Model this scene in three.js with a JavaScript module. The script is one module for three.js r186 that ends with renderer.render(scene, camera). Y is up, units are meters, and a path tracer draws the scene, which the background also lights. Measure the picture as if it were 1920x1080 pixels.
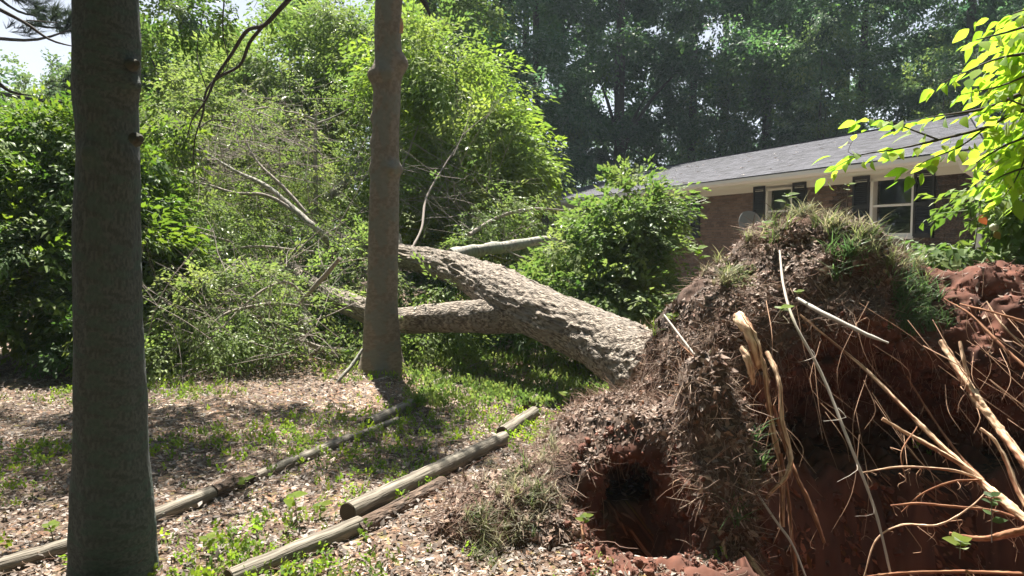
import * as THREE from 'three';
import { mergeGeometries } from 'three/addons/utils/BufferGeometryUtils.js';

// ---------------------------------------------------------------- camera, sky, sun, exposure
const scene = new THREE.Scene();
const EYE = 1.6, F = 1440, PITCH = Math.atan(93 / F);
const camera = new THREE.PerspectiveCamera(2 * Math.atan(540 / F) * 180 / Math.PI, 1920 / 1080, 0.05, 600);
camera.position.set(0, EYE, 0); camera.rotation.x = -PITCH; scene.add(camera);
const renderer = new THREE.WebGLRenderer({ antialias: true });
renderer.toneMapping = THREE.LinearToneMapping; renderer.toneMappingExposure = 3.8;
renderer.shadowMap.enabled = true; renderer.shadowMap.type = THREE.PCFSoftShadowMap;
const SUN_EL = 62 * Math.PI / 180, SUN_AZ = -14 * Math.PI / 180;
const sunDir = new THREE.Vector3(Math.sin(SUN_AZ) * Math.cos(SUN_EL), Math.sin(SUN_EL), -Math.cos(SUN_AZ) * Math.cos(SUN_EL));
{
  const w = 512, h = 256, a = new Float32Array(w * h * 4), d = new THREE.Vector3();
  for (let j = 0; j < h; j++) for (let i = 0; i < w; i++) {
    const el = ((j + .5) / h - .5) * Math.PI, az = ((i + .5) / w - .5) * 2 * Math.PI;
    d.set(Math.cos(el) * Math.cos(az), Math.sin(el), Math.cos(el) * Math.sin(az));
    const t = Math.pow(Math.max(0, Math.sin(el)), .7), c = Math.max(0, d.dot(sunDir)), g = .12 * Math.pow(c, 6) + .5 * Math.pow(c, 60);
    const k = (j * w + i) * 4;
    a[k] = .34 + (.022 - .34) * t + g; a[k + 1] = .36 + (.045 - .36) * t + g * .98; a[k + 2] = .39 + (.11 - .39) * t + g * .93; a[k + 3] = 1;
  }
  const sky = new THREE.DataTexture(a, w, h, THREE.RGBAFormat, THREE.FloatType);
  sky.mapping = THREE.EquirectangularReflectionMapping; sky.magFilter = sky.minFilter = THREE.LinearFilter; sky.needsUpdate = true;
  scene.background = sky; scene.environment = sky; scene.backgroundIntensity = 1.0; scene.environmentIntensity = 1.0;
}
const sun = new THREE.DirectionalLight(new THREE.Color(1, .94, .84), 5);
sun.position.copy(sunDir).multiplyScalar(60).add(new THREE.Vector3(0, 0, -10)); sun.target.position.set(0, 0, -10);
sun.castShadow = true; sun.shadow.radius = 1; sun.shadow.mapSize.set(4096, 4096);
Object.assign(sun.shadow.camera, { left: -35, right: 35, top: 35, bottom: -35, near: 1, far: 140 });
scene.add(sun, sun.target);
scene.fog = new THREE.FogExp2(new THREE.Color(.75, .9, 1), .0007);

// ---------------------------------------------------------------- helpers
function RNG(s) { return () => { s |= 0; s = s + 0x6D2B79F5 | 0; let t = Math.imul(s ^ s >>> 15, 1 | s); t = t + Math.imul(t ^ t >>> 7, 61 | t) ^ t; return ((t ^ t >>> 14) >>> 0) / 4294967296; }; }
const V = (x, y, z) => new THREE.Vector3(x, y, z);
const lerp = (a, b, t) => a + (b - a) * t, clamp = (x, a = 0, b = 1) => Math.min(b, Math.max(a, x));
const smooth = (a, b, x) => { const t = clamp((x - a) / (b - a)); return t * t * (3 - 2 * t); };
const PERM = (() => { const r = RNG(77), p = new Float32Array(4096); for (let i = 0; i < 4096; i++) p[i] = r() * 2 - 1; return p; })();
const h3 = (x, y, z) => { let h = Math.imul(x, 374761393) + Math.imul(y, 668265263) + Math.imul(z, 1274126177); h = Math.imul(h ^ h >>> 13, 1103515245); return PERM[(h ^ h >>> 16) & 4095]; };
function noise(x, y, z) {
  const xi = Math.floor(x), yi = Math.floor(y), zi = Math.floor(z); let u = x - xi, v = y - yi, w = z - zi;
  u = u * u * (3 - 2 * u); v = v * v * (3 - 2 * v); w = w * w * (3 - 2 * w);
  const a = lerp(lerp(h3(xi, yi, zi), h3(xi + 1, yi, zi), u), lerp(h3(xi, yi + 1, zi), h3(xi + 1, yi + 1, zi), u), v);
  const b = lerp(lerp(h3(xi, yi, zi + 1), h3(xi + 1, yi, zi + 1), u), lerp(h3(xi, yi + 1, zi + 1), h3(xi + 1, yi + 1, zi + 1), u), v);
  return lerp(a, b, w);
}
function fbm(x, y, z, o = 4) { let s = 0, a = .5, f = 1; for (let i = 0; i < o; i++) { s += a * noise(x * f + i * 17.3, y * f + i * 5.1, z * f - i * 9.7); f *= 2.03; a *= .5; } return s; }
const cosP = Math.cos(PITCH), sinP = Math.sin(PITCH);
function ray(px, py) { const x = (px - 960) / F, y = (540 - py) / F; return V(x, y * cosP - sinP, -cosP - y * sinP); }
function at(px, py, d) { const r = ray(px, py); r.multiplyScalar(d / -r.z); r.y += EYE; return r; }
const used = {};
function numbered(n) { const k = used[n] = (used[n] ?? -1) + 1; return k ? n + '_' + String(k).padStart(3, '0') : n; }
function shadow(o) { o.castShadow = o.receiveShadow = true; return o; }
function tag(o, label, category, group, kind) { const u = {}; if (label) u.label = label; if (category) u.category = category; if (group) u.group = group; if (kind) u.kind = kind; Object.assign(o.userData, u); return o; }
function thing(name, label, category, pos, group) { const g = new THREE.Group(); g.name = numbered(name); if (pos) g.position.copy(pos); scene.add(g); return tag(g, label, category, group); }
function part(name, geo, mat, parent) { const m = shadow(new THREE.Mesh(geo, mat)); m.name = parent ? name : numbered(name); (parent || scene).add(m); return m; }
function localGeo(geo, g) { return geo.translate(-g.position.x, -g.position.y, -g.position.z); }
function inst(name, geo, mat, parent, list) {
  const m = shadow(new THREE.InstancedMesh(geo, mat, list.length)); m.name = parent ? name : numbered(name);
  list.forEach((e, i) => { m.setMatrixAt(i, e.m); m.setColorAt(i, e.c); });
  m.userData.kind = 'stuff'; m.frustumCulled = false; (parent || scene).add(m); return m;
}
const UP = V(0, 1, 0), _q = new THREE.Quaternion(), _m = new THREE.Matrix4(), _s = V(1, 1, 1);
// orient: local +z along dir, local +y near up
function frame(pos, dir, up, scale) {
  const z = dir.clone().normalize(), x = up.clone().cross(z); if (x.lengthSq() < 1e-6) x.set(1, 0, 0).cross(z); x.normalize();
  const y = z.clone().cross(x); return new THREE.Matrix4().makeBasis(x, y, z).scale(_s.set(scale, scale, scale)).setPosition(pos);
}
const pick = (r, pal) => { const a = pal[Math.floor(r() * pal.length)], b = pal[Math.floor(r() * pal.length)], t = r(), k = .85 + .3 * r(); return new THREE.Color().setRGB(lerp(a[0], b[0], t) * k, lerp(a[1], b[1], t) * k, lerp(a[2], b[2], t) * k); };
function geoFrom(pos, idx, uv, col) {
  const g = new THREE.BufferGeometry(); g.setAttribute('position', new THREE.Float32BufferAttribute(pos, 3));
  if (uv) g.setAttribute('uv', new THREE.Float32BufferAttribute(uv, 2)); if (col) g.setAttribute('color', new THREE.Float32BufferAttribute(col, 3));
  if (idx) g.setIndex(idx); g.computeVertexNormals(); return g;
}
// swept limb: tapered tube through points; disp(p, angle, length) gives extra radius
function limb(pts, rad, o = {}) {
  const seg = o.seg || 8, curve = new THREE.CatmullRomCurve3(pts, false, 'centripetal'), len = curve.getLength(), rings = o.rings || Math.max(4, Math.ceil(len / (o.step || .12)));
  const pos = [], uv = [], idx = [], n = pts.length - 1; let nor = null, prevT = null;
  for (let i = 0; i <= rings; i++) {
    const t = i / rings, p = curve.getPoint(t), T = curve.getTangent(t), k = t * n, a = Math.min(n - 1, Math.floor(k)), r0 = lerp(rad[a], rad[a + 1], smooth(0, 1, k - a));
    if (!nor) { nor = Math.abs(T.y) > .9 ? V(0, 0, 1) : V(0, 1, 0); nor.addScaledVector(T, -nor.dot(T)).normalize(); }
    else { _q.setFromUnitVectors(prevT, T); nor.applyQuaternion(_q); nor.addScaledVector(T, -nor.dot(T)).normalize(); }
    prevT = T.clone(); const bi = T.clone().cross(nor);
    for (let j = 0; j <= seg; j++) {
      const A = j / seg * 2 * Math.PI, d = nor.clone().multiplyScalar(Math.cos(A)).addScaledVector(bi, Math.sin(A)), q = p.clone().addScaledVector(d, r0);
      const r = r0 + (o.disp ? o.disp(q, A, t * len, r0, t) : 0); q.copy(p).addScaledVector(d, r);
      pos.push(q.x, q.y, q.z); uv.push(j / seg * (o.uvn || Math.max(1, Math.round(r0 * 6.28 / .5))) , t * len / (o.uvl || .5));
    }
  }
  const w = seg + 1;
  for (let i = 0; i < rings; i++) for (let j = 0; j < seg; j++) { const a = i * w + j, b = a + 1, c = a + w, d = c + 1; idx.push(a, b, c, b, d, c); }
  const g = geoFrom(pos, idx, uv), N = g.attributes.normal;
  for (let i = 0; i <= rings; i++) { const a = i * w, b = a + seg, v = V(N.getX(a) + N.getX(b), N.getY(a) + N.getY(b), N.getZ(a) + N.getZ(b)).normalize(); N.setXYZ(a, v.x, v.y, v.z); N.setXYZ(b, v.x, v.y, v.z); }
  if (o.cap === false) return g;
  const caps = [0, rings].map(i => {   // end faces with a slightly sunken middle
    const P = [], I = [], U = [], c = V(0, 0, 0); for (let j = 0; j < seg; j++) { const k = (i * w + j) * 3; P.push(pos[k], pos[k + 1], pos[k + 2]); U.push(.5 + .5 * Math.cos(j / seg * 6.283), .5 + .5 * Math.sin(j / seg * 6.283)); c.add(V(pos[k], pos[k + 1], pos[k + 2])); }
    c.multiplyScalar(1 / seg); P.push(c.x, c.y, c.z); U.push(.5, .5); for (let j = 0; j < seg; j++) i ? I.push(j, (j + 1) % seg, seg) : I.push((j + 1) % seg, j, seg);
    return geoFrom(P, I, U);
  });
  return mergeGeometries([g, ...caps]);
}
const P = (arr) => arr.map(a => at(a[0], a[1], a[2]));
const limbPx = (arr, o) => limb(P(arr), arr.map(a => a[3]), o);

// ---------------------------------------------------------------- textures and materials
function tex(w, h, fn, srgb, rx = 1, ry = 1) {
  const a = new Uint8Array(w * h * 4);
  for (let j = 0; j < h; j++) for (let i = 0; i < w; i++) { const c = fn(i / w, j / h), k = (j * w + i) * 4; if (c.length) { a[k] = clamp(c[0]) * 255; a[k + 1] = clamp(c[1]) * 255; a[k + 2] = clamp(c[2]) * 255; } else a[k] = a[k + 1] = a[k + 2] = clamp(c) * 255; a[k + 3] = 255; }
  const t = new THREE.DataTexture(a, w, h, THREE.RGBAFormat); t.wrapS = t.wrapT = THREE.RepeatWrapping; t.magFilter = THREE.LinearFilter; t.minFilter = THREE.LinearMipmapLinearFilter; t.generateMipmaps = true;
  if (srgb) t.colorSpace = THREE.SRGBColorSpace; t.repeat.set(rx, ry); t.needsUpdate = true; return t;
}
// noise that tiles on the unit square
function tile(u, v, f, g, s = 0) {
  let sum = 0, a = .5, nu = Math.max(1, Math.round(f * 3.5)), nv = Math.max(1, Math.round(g * 3.5));
  for (let o = 0; o < 4; o++) {
    const x = u * nu, y = v * nv, xi = Math.floor(x), yi = Math.floor(y); let p = x - xi, q = y - yi; p = p * p * (3 - 2 * p); q = q * q * (3 - 2 * q);
    const x0 = xi % nu, x1 = (xi + 1) % nu, y0 = yi % nv, y1 = (yi + 1) % nv, z = Math.round(s * 7) + o * 31;
    sum += a * lerp(lerp(h3(x0, y0, z), h3(x1, y0, z), p), lerp(h3(x0, y1, z), h3(x1, y1, z), p), q); a *= .55; nu *= 2; nv *= 2;
  }
  return sum;
}
const std = (o) => new THREE.MeshStandardMaterial(o), phys = (o) => new THREE.MeshPhysicalMaterial(o);
const rgb = (r, g, b) => new THREE.Color().setRGB(r, g, b);
const barkCol = (a, b, c, f, g, s) => tex(256, 256, (u, v) => { const n = tile(u, v, f, g, s), m = tile(u, v, 1.2, 1.0, s + 9), k = clamp(.5 + 1.5 * n), q = smooth(-.05, .3, m); return [0, 1, 2].map(i => lerp(lerp(a[i], b[i], k), c[i], q * .7)); }, true);
const barkBump = (f, g, s) => tex(256, 256, (u, v) => .5 + 1.1 * tile(u, v, f, g, s));
const M = {
  barkNear: std({ map: barkCol([.235, .26, .25], [.315, .34, .325], [.255, .33, .295], 12, 5, 3), bumpMap: barkBump(18, 4, 3), bumpScale: .003, roughness: .95 }),
  barkMid: std({ map: barkCol([.44, .4, .35], [.52, .475, .42], [.44, .45, .41], 4, 6, 8), bumpMap: barkBump(6, 6, 8), bumpScale: .002, roughness: .9 }),
  barkFallen: std({ map: barkCol([.32, .285, .25], [.61, .565, .515], [.49, .46, .425], 9, 3, 21), bumpMap: barkBump(10, 3, 21), bumpScale: .014, roughness: .95 }),
  barkSmooth: std({ map: barkCol([.44, .42, .38], [.64, .62, .58], [.5, .52, .47], 2.5, 4, 31), bumpMap: barkBump(3, 6, 31), bumpScale: .003, roughness: .85 }),
  twig: std({ color: rgb(.16, .13, .11), roughness: .9 }),
  twigDark: std({ color: rgb(.055, .045, .038), roughness: .9 }),
  twigMid: std({ color: rgb(.27, .23, .2), roughness: .9 }),
  twigPale: std({ color: rgb(.42, .39, .35), roughness: .9 }),
  farBark: std({ color: rgb(.05, .042, .036), roughness: 1 }),
  timber: std({ map: barkCol([.34, .31, .27], [.56, .53, .48], [.44, .42, .37], 8, 1.2, 41), bumpMap: barkBump(9, 1.0, 41), bumpScale: .004, roughness: .9 }),
  rotten: std({ map: barkCol([.24, .2, .17], [.46, .39, .34], [.34, .27, .22], 6, 4, 45), bumpMap: barkBump(7, 5, 45), bumpScale: .01, roughness: 1 }),
  root: std({ map: barkCol([.72, .58, .46], [.9, .79, .66], [.5, .3, .2], 3, 3, 51), bumpMap: barkBump(4, 5, 51), bumpScale: .002, roughness: .8 }),
  rootRed: std({ map: barkCol([.5, .34, .24], [.74, .56, .43], [.58, .38, .28], 3, 3, 55), roughness: .9 }),
  vine: std({ color: rgb(.5, .44, .38), roughness: .8 }),
  soil: std({ vertexColors: true, roughness: 1 }),
  dry: phys({ color: 0xffffff, roughness: .85, transmission: .15, side: THREE.DoubleSide }),
  fibre: std({ color: 0xffffff, roughness: .9 }),
  leaf: phys({ color: 0xffffff, roughness: .95, transmission: .62, specularIntensity: .35, clearcoat: .22, clearcoatRoughness: .25, side: THREE.DoubleSide }),
  gloss: phys({ color: 0xffffff, roughness: .95, transmission: .72, specularIntensity: .5, clearcoat: .5, clearcoatRoughness: .3, side: THREE.DoubleSide }),
  waxy: phys({ color: 0xffffff, roughness: .95, transmission: .6, specularIntensity: .4, clearcoat: .25, clearcoatRoughness: .32, side: THREE.DoubleSide }),
  glow: phys({ color: 0xffffff, roughness: .95, transmission: .8, specularIntensity: .3, side: THREE.DoubleSide }),
};
const PAL = {
  bright: [[.22, .34, .025], [.28, .38, .03], [.16, .28, .025]],
  light: [[.15, .235, .045], [.2, .285, .055], [.11, .195, .04], [.24, .29, .07]],
  mid: [[.07, .16, .022], [.1, .2, .03], [.055, .12, .022]],
  dark: [[.03, .075, .022], [.05, .11, .03], [.025, .055, .02], [.07, .14, .035]],
  hedge: [[.1, .2, .018], [.2, .28, .022], [.06, .13, .016]],
  woods: [[.065, .16, .07], [.11, .22, .085], [.045, .11, .055], [.14, .25, .09]],
  far: [[.05, .1, .045], [.07, .13, .05], [.04, .085, .04]],
  dry: [[.18, .145, .122], [.24, .21, .185], [.085, .066, .052], [.19, .135, .1], [.33, .295, .265], [.12, .09, .072], [.155, .125, .102], [.13, .1, .078]],
  litter: [[.13, .08, .055], [.23, .155, .115], [.07, .046, .034], [.4, .32, .27], [.17, .085, .052], [.11, .07, .05], [.3, .2, .14]],
  straw: [[.22, .15, .1], [.15, .085, .058], [.08, .045, .032], [.33, .25, .19], [.12, .06, .04]],
  grass: [[.16, .2, .06], [.1, .16, .04], [.26, .25, .12], [.3, .27, .17]],
};

// ---------------------------------------------------------------- leaf and spray shapes
// a leaf along +z, its upper side +y, folded along the midrib
function leafGeo(L, W, fold = .18, droop = .12, n = 1) {
  const pos = [], idx = []; const prof = n > 1 ? [[0, 0], [.16, .62], [.38, 1], [.62, .78], [.84, .36], [1, 0]] : [[0, 0], [.42, 1], [1, 0]];
  const rows = prof.map(([t, w]) => { const y = -droop * L * t * t, b = pos.length / 3; pos.push(0, y, t * L); if (w) { pos.push(-w * W / 2, y + fold * w * W / 2, t * L, w * W / 2, y + fold * w * W / 2, t * L); return [b, b + 1, b + 2]; } return [b]; });
  for (let i = 0; i < rows.length - 1; i++) { const a = rows[i], b = rows[i + 1]; const q = (c, l0, l1) => { if (a.length > 1 && b.length > 1) idx.push(...(c ? [a[0], b[0], l1, a[0], l1, l0] : [a[0], l1, b[0], a[0], l0, l1])); else if (a.length > 1) idx.push(...(c ? [a[0], b[0], l0] : [a[0], l0, b[0]])); else idx.push(...(c ? [a[0], b[0], l1] : [a[0], l1, b[0]])); }; q(true, a[1], b[1]); q(false, a[2], b[2]); }
  return geoFrom(pos, idx);
}
// a twig of n leaves, along +z, lying roughly in its own xz plane
function spray(n, len, L, W, seed, o = {}) {
  const r = RNG(seed), gs = [], side = o.side ?? 1;
  for (let i = 0; i < n; i++) {
    const t = (i + .6) / n, s = i % 2 ? 1 : -1, b = o.branch ? (r() - .5) * o.branch * (1 - t * .5) : 0;
    const dir = V(s * side * (.5 + .6 * r()) * (1 - t * .6), (r() - .6) * (o.tilt ?? .7), .4 + .7 * t + .2 * r()), up = V((r() - .5) * (o.roll ?? 1), 1, (r() - .5) * (o.roll ?? 1));
    const k = .65 + .6 * r(); gs.push(leafGeo(L * k, W * k, .15 + .2 * r(), .1 + .2 * r()).applyMatrix4(frame(V(b * .8, (r() - .5) * (o.thick ?? .05) + (o.arch ? -o.arch * t * t : 0), (t - .1) * len), dir, up, 1)));
  }
  if (o.stem) gs.push(limb([V(0, 0, -.1 * len), V(0, (o.arch ? -o.arch * .2 : 0), .5 * len), V(0, (o.arch ? -o.arch : 0), .9 * len)], [o.stem, o.stem * .7, o.stem * .3], { seg: 3, rings: 3, cap: false }).deleteAttribute('uv'));
  return mergeGeometries(gs);
}
const SP = {
  far: spray(34, 1.1, .2, .12, 11, { branch: 1.0, thick: .45, tilt: 1.1, roll: 1.6 }),
  tree: spray(22, .7, .125, .062, 12, { branch: .55, thick: .2, stem: .006 }),
  drop: spray(18, .6, .11, .05, 13, { branch: .4, thick: .14, arch: .16, stem: .005 }),
  hedge: spray(14, .34, .085, .042, 14, { branch: .18, thick: .1, tilt: 1.0, stem: .005 }),
  bush: spray(14, .36, .075, .04, 15, { branch: .2, thick: .1, stem: .004 }),
  weed: spray(8, .07, .03, .02, 16, { branch: .12, thick: .05, tilt: .5, roll: .8 }),
  vine: spray(7, .3, .1, .06, 17, { branch: .1, thick: .06, stem: .003 }),
};
// scatter sprays over clumps inside ellipsoids: blobs = [x, y, z, rx, ry, rz, sprays, clumps]
function crownList(blobs, pal, seed, o = {}) {
  const r = RNG(seed), list = [], g = () => (r() + r() + r() - 1.5) * .9;
  for (const [x, y, z, rx, ry, rz, n, nc] of blobs) {
    const cl = []; for (let i = 0; i < (nc || 16); i++) {
      const th = r() * 6.283, u = r() * 2 - 1, q = Math.sqrt(1 - u * u), k = .45 + .55 * Math.sqrt(r());
      cl.push([V(q * Math.cos(th) * rx * k, u * ry * k, q * Math.sin(th) * rz * k), (o.clump || .36) * (.6 + .7 * r()), pick(r, pal)]);
    }
    for (let i = 0; i < n; i++) {
      const c = cl[Math.floor(r() * cl.length)], p = V(g() * rx * c[1] * 1.3, g() * ry * c[1] * .9, g() * rz * c[1] * 1.3).add(c[0]);
      const out = V(p.x / rx, p.y / ry * .5, p.z / rz).normalize(), dir = out.multiplyScalar(.7).add(V(r() - .5, (r() - .5) * .8 - (o.droop || .15), r() - .5).multiplyScalar(1.1));
      p.add(V(x, y, z)); if (p.y < (o.floor ?? .1)) p.y = (o.floor ?? .1) + .3 * r();
      if (o.keep && !o.keep(p, r)) continue;
      list.push({ m: frame(p, dir, V((r() - .5) * 1.1 - .08, 1, (r() - .5) * 1.1 - .5), (o.size || 1) * (.7 + .6 * r())), c: pick(r, pal).lerp(c[2], .5) });
    }
  }
  return list;
}

// ---------------------------------------------------------------- ground
const pit = (x, z) => { const a = (x - 2.75) / 1.75, b = (z + 3.9) / 1.25, d = a * a + b * b; const e = Math.hypot((x - .7) / .3, (z + 4.1) / .5); return -1.25 * (1 - smooth(.25, 1, d)) - .4 * (1 - smooth(.5, 1, e)); };
const gy = (x, z) => .05 * fbm(x * .7, 3, z * .7, 3) + .5 * smooth(3, 8, x) * smooth(-7, -12, z) + .6 * smooth(14, 40, -z) + .012 * noise(x * 9, 1, z * 9) + (x > .3 && x < 5 && z < -2 && z > -6 ? pit(x, z) : 0);
const groundAt = (px, py) => { const r = ray(px, py); let t = (EYE) / -r.y, p; for (let i = 0; i < 6; i++) { p = V(r.x * t, EYE + r.y * t, r.z * t); t = (EYE - gy(p.x, p.z)) / -r.y; } return V(r.x * t, EYE + r.y * t, r.z * t); };
{
  const n = 340, pos = [], uv = [], idx = [], col = [], f = u => 7.5 * u + 140 * Math.pow(u, 7);
  for (let j = 0; j <= n; j++) for (let i = 0; i <= n; i++) {
    const x = f(i / n * 2 - 1), z = f(j / n * 2 - 1) - 6.5; pos.push(x, gy(x, z), z); uv.push(x / 3 + .3 * gy(x, z), z / 3 + .35 * gy(x, z));
    const m = fbm(x * .5, 0, z * .5, 4), red = clamp(smooth(1, .8, Math.hypot((x - 2.8) / 2.1, (z + 4.6) / 2.1)) + smooth(.0, -.12, pit(x, z) * (x > .6 && x < 5 && z > -6 && z < -2 ? 1 : 0)) + smooth(.75, .2, Math.hypot((x - .9) / .9, (z + 3.7) / .45)) * (.5 + 1.5 * noise(x * 4, 2, z * 4)));
    const k = .8 + .5 * m; col.push(lerp(k, .75 * k, red), lerp(k * .98, .36 * k, red), lerp(k * .95, .24 * k, red));
  }
  for (let j = 0; j < n; j++) for (let i = 0; i < n; i++) { const a = j * (n + 1) + i, b = a + 1, c = a + n + 1, d = c + 1; idx.push(a, c, b, b, c, d); }
  const S = 1024, cv = document.createElement('canvas'); cv.width = cv.height = S; const c = cv.getContext('2d'), r = RNG(5);
  c.fillStyle = 'rgb(92,76,64)'; c.fillRect(0, 0, S, S);
  const tones = [[120, 100, 86], [160, 142, 128], [82, 64, 52], [136, 104, 82], [186, 172, 160], [66, 50, 42], [104, 84, 70], [110, 100, 62]];
  for (let i = 0; i < 9000; i++) {
    const t = tones[Math.floor(r() * tones.length)], k = .8 + .4 * r(), x = r() * S, y = r() * S, a = r() * 6.28, L = 6 + 16 * r() * r() + 4, W = L * (.25 + .4 * r());
    c.fillStyle = `rgb(${t.map(q => Math.round(q * k)).join(',')})`;
    for (const [ox, oy] of [[0, 0], [S, 0], [0, S], [-S, 0], [0, -S]]) { c.save(); c.translate(x + ox, y + oy); c.rotate(a); c.beginPath(); c.moveTo(-L, 0); c.quadraticCurveTo(0, -W, L, 0); c.quadraticCurveTo(0, W, -L, 0); c.fill(); c.restore(); }
  }
  const t = new THREE.CanvasTexture(cv); t.wrapS = t.wrapT = THREE.RepeatWrapping; t.colorSpace = THREE.SRGBColorSpace;
  const g = part('ground', geoFrom(pos, idx, uv, col), std({ map: t, vertexColors: true, roughness: 1, bumpMap: t, bumpScale: .02 })); tag(g, 'leaf strewn woodland ground with bare red soil by the root hole', null, null, 'structure');
}

// ---------------------------------------------------------------- root ball: a body of soil, hollow underneath
const ell = (x, y, z, c) => { const a = (x - c[0]) / c[3], b = (y - c[1]) / c[4], d = (z - c[2]) / c[5], k = Math.sqrt(a * a + b * b + d * d), e = Math.sqrt(a * a / (c[3] * c[3]) + b * b / (c[4] * c[4]) + d * d / (c[5] * c[5])); return k * (k - 1) / (e + 1e-6); };
const smin = (a, b, k) => { const h = clamp(.5 + .5 * (b - a) / k); return lerp(b, a, h) - k * h * (1 - h); };
const SOLID = [[2.25, .6, -5.75, .93, 1.16, .85], [1.5, .35, -5.5, .6, .95, .7], [1.0, -.05, -4.65, .5, .68, .6], [.68, -.04, -4.8, .52, .6, .6], [.5, -.1, -4.6, .58, .5, .55], [.08, -.1, -4.2, .62, .38, .5], [1.08, .1, -4.25, .26, .78, .36], [3.5, .66, -5.75, 1.5, .76, .78], [4.6, .3, -5.0, .7, .7, 1.0], [3.2, .0, -6.1, 1.6, .9, .5]];
const HOLLOW = [[2.3, .05, -4.45, .95, 1.05, 1.15], [3.35, -.1, -4.45, 1.0, .92, 1.0], [2.55, .0, -5.15, .85, .8, .85], [.68, .02, -3.95, .3, .42, .95]];
function cav(x, y, z) { let d = 9; for (const c of HOLLOW) d = Math.min(d, ell(x, y, z, c)); return d; }
function sdf(x, y, z) {
  let d = 9; for (const c of SOLID) d = smin(d, ell(x, y, z, c), .22);
  if (d < .5) { d += .19 * fbm(x * 1.7, y * 1.7, z * 1.7, 2); }
  let h = 9; for (const c of HOLLOW) h = smin(h, ell(x, y, z, c), .12);
  if (h < .6) h += .16 * fbm(x * 2.3 + 9, y * 1.5, z * 2.3, 2);
  d = -smin(-d, h, .06);
  if (Math.abs(d) < .25) { const k = x > 2.8 || h < .1 ? 1.5 : 1; d += k * (.085 * fbm(x * 6, y * 6, z * 6, 4) + .03 * Math.abs(noise(x * 19, y * 19, z * 19))); }
  return d;
}
function surfaceNets(f, lo, hi, h) {
  const nx = Math.ceil((hi[0] - lo[0]) / h), ny = Math.ceil((hi[1] - lo[1]) / h), nz = Math.ceil((hi[2] - lo[2]) / h), X = nx + 1, XY = X * (ny + 1);
  const g = new Float32Array(XY * (nz + 1)); let k = 0;
  for (let z = 0; z <= nz; z++) for (let y = 0; y <= ny; y++) for (let x = 0; x <= nx; x++) g[k++] = f(lo[0] + x * h, lo[1] + y * h, lo[2] + z * h);
  const id = new Int32Array(g.length).fill(-1), pos = [], idx = [], c8 = [0, 1, X, X + 1, XY, XY + 1, XY + X, XY + X + 1];
  for (let z = 0; z < nz; z++) for (let y = 0; y < ny; y++) for (let x = 0; x < nx; x++) {
    const b = x + y * X + z * XY; let s = 0; for (let i = 0; i < 8; i++) if (g[b + c8[i]] < 0) s |= 1 << i; if (s === 0 || s === 255) continue;
    let px = 0, py = 0, pz = 0, n = 0;
    for (let i = 0; i < 8; i++) for (const bit of [1, 2, 4]) { const j = i | bit; if (j === i) continue; const a = g[b + c8[i]], e = g[b + c8[j]]; if ((a < 0) === (e < 0)) continue; const t = a / (a - e); px += (i & 1) + (bit === 1 ? t : 0); py += (i >> 1 & 1) + (bit === 2 ? t : 0); pz += (i >> 2 & 1) + (bit === 4 ? t : 0); n++; }
    id[b] = pos.length / 3; pos.push(lo[0] + (x + px / n) * h, lo[1] + (y + py / n) * h, lo[2] + (z + pz / n) * h);
  }
  const quad = (a, b, c, d, flip) => { if (a < 0 || b < 0 || c < 0 || d < 0) return; flip ? idx.push(a, c, b, a, d, c) : idx.push(a, b, c, a, c, d); };
  for (let z = 1; z < nz; z++) for (let y = 1; y < ny; y++) for (let x = 1; x < nx; x++) {
    const b = x + y * X + z * XY, s = g[b] < 0;
    if (s !== (g[b + 1] < 0)) quad(id[b], id[b - X], id[b - X - XY], id[b - XY], s);
    if (s !== (g[b + X] < 0)) quad(id[b], id[b - XY], id[b - XY - 1], id[b - 1], s);
    if (s !== (g[b + XY] < 0)) quad(id[b], id[b - 1], id[b - 1 - X], id[b - X], s);
  }
  return [pos, idx];
}
const fallen = thing('fallen_tree', 'large uprooted tree lying across the yard with its soil-caked root ball raised', 'fallen tree', V(1.6, 0, -5.6));
const redZone = (x, y, z) => clamp(smooth(2.55, 2.95, x + .25 * noise(x * 3, y * 3, z * 3)) + smooth(x < 1.2 ? .06 : .16, .0, cav(x, y, z)) + smooth(.1, .3, noise(x * 3.1, y * 3.1, z * 3.1 + 7)) * .3);
let ballTri; {
  const [pos, idx] = surfaceNets(sdf, [-.8, -1.0, -7.2], [5.4, 2.1, -3.4], .023), col = [];
  for (let i = 0; i < pos.length; i += 3) {
    const x = pos[i], y = pos[i + 1], z = pos[i + 2], red = redZone(x, y, z), n = fbm(x * 5, y * 5, z * 5, 3), k = .75 + .7 * n + .25 * noise(x * 30, y * 30, z * 30);
    const q = clamp(.5 + 1.2 * noise(x * 9, y * 9, z * 9)), w = x < 2.9 || 0 ? 1 : 1;
    col.push(lerp(lerp(.085, .14, q), lerp(.11, .17, q) * w, red) * k, lerp(lerp(.055, .095, q), lerp(.042, .066, q) * w, red) * k, lerp(lerp(.04, .07, q), lerp(.026, .042, q) * w, red) * k);
  }
  const g = geoFrom(pos, idx, null, col); part('root_ball', localGeo(g.clone(), fallen), M.soil, fallen);
  ballTri = { pos, idx, nor: g.attributes.normal.array };
}
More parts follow.
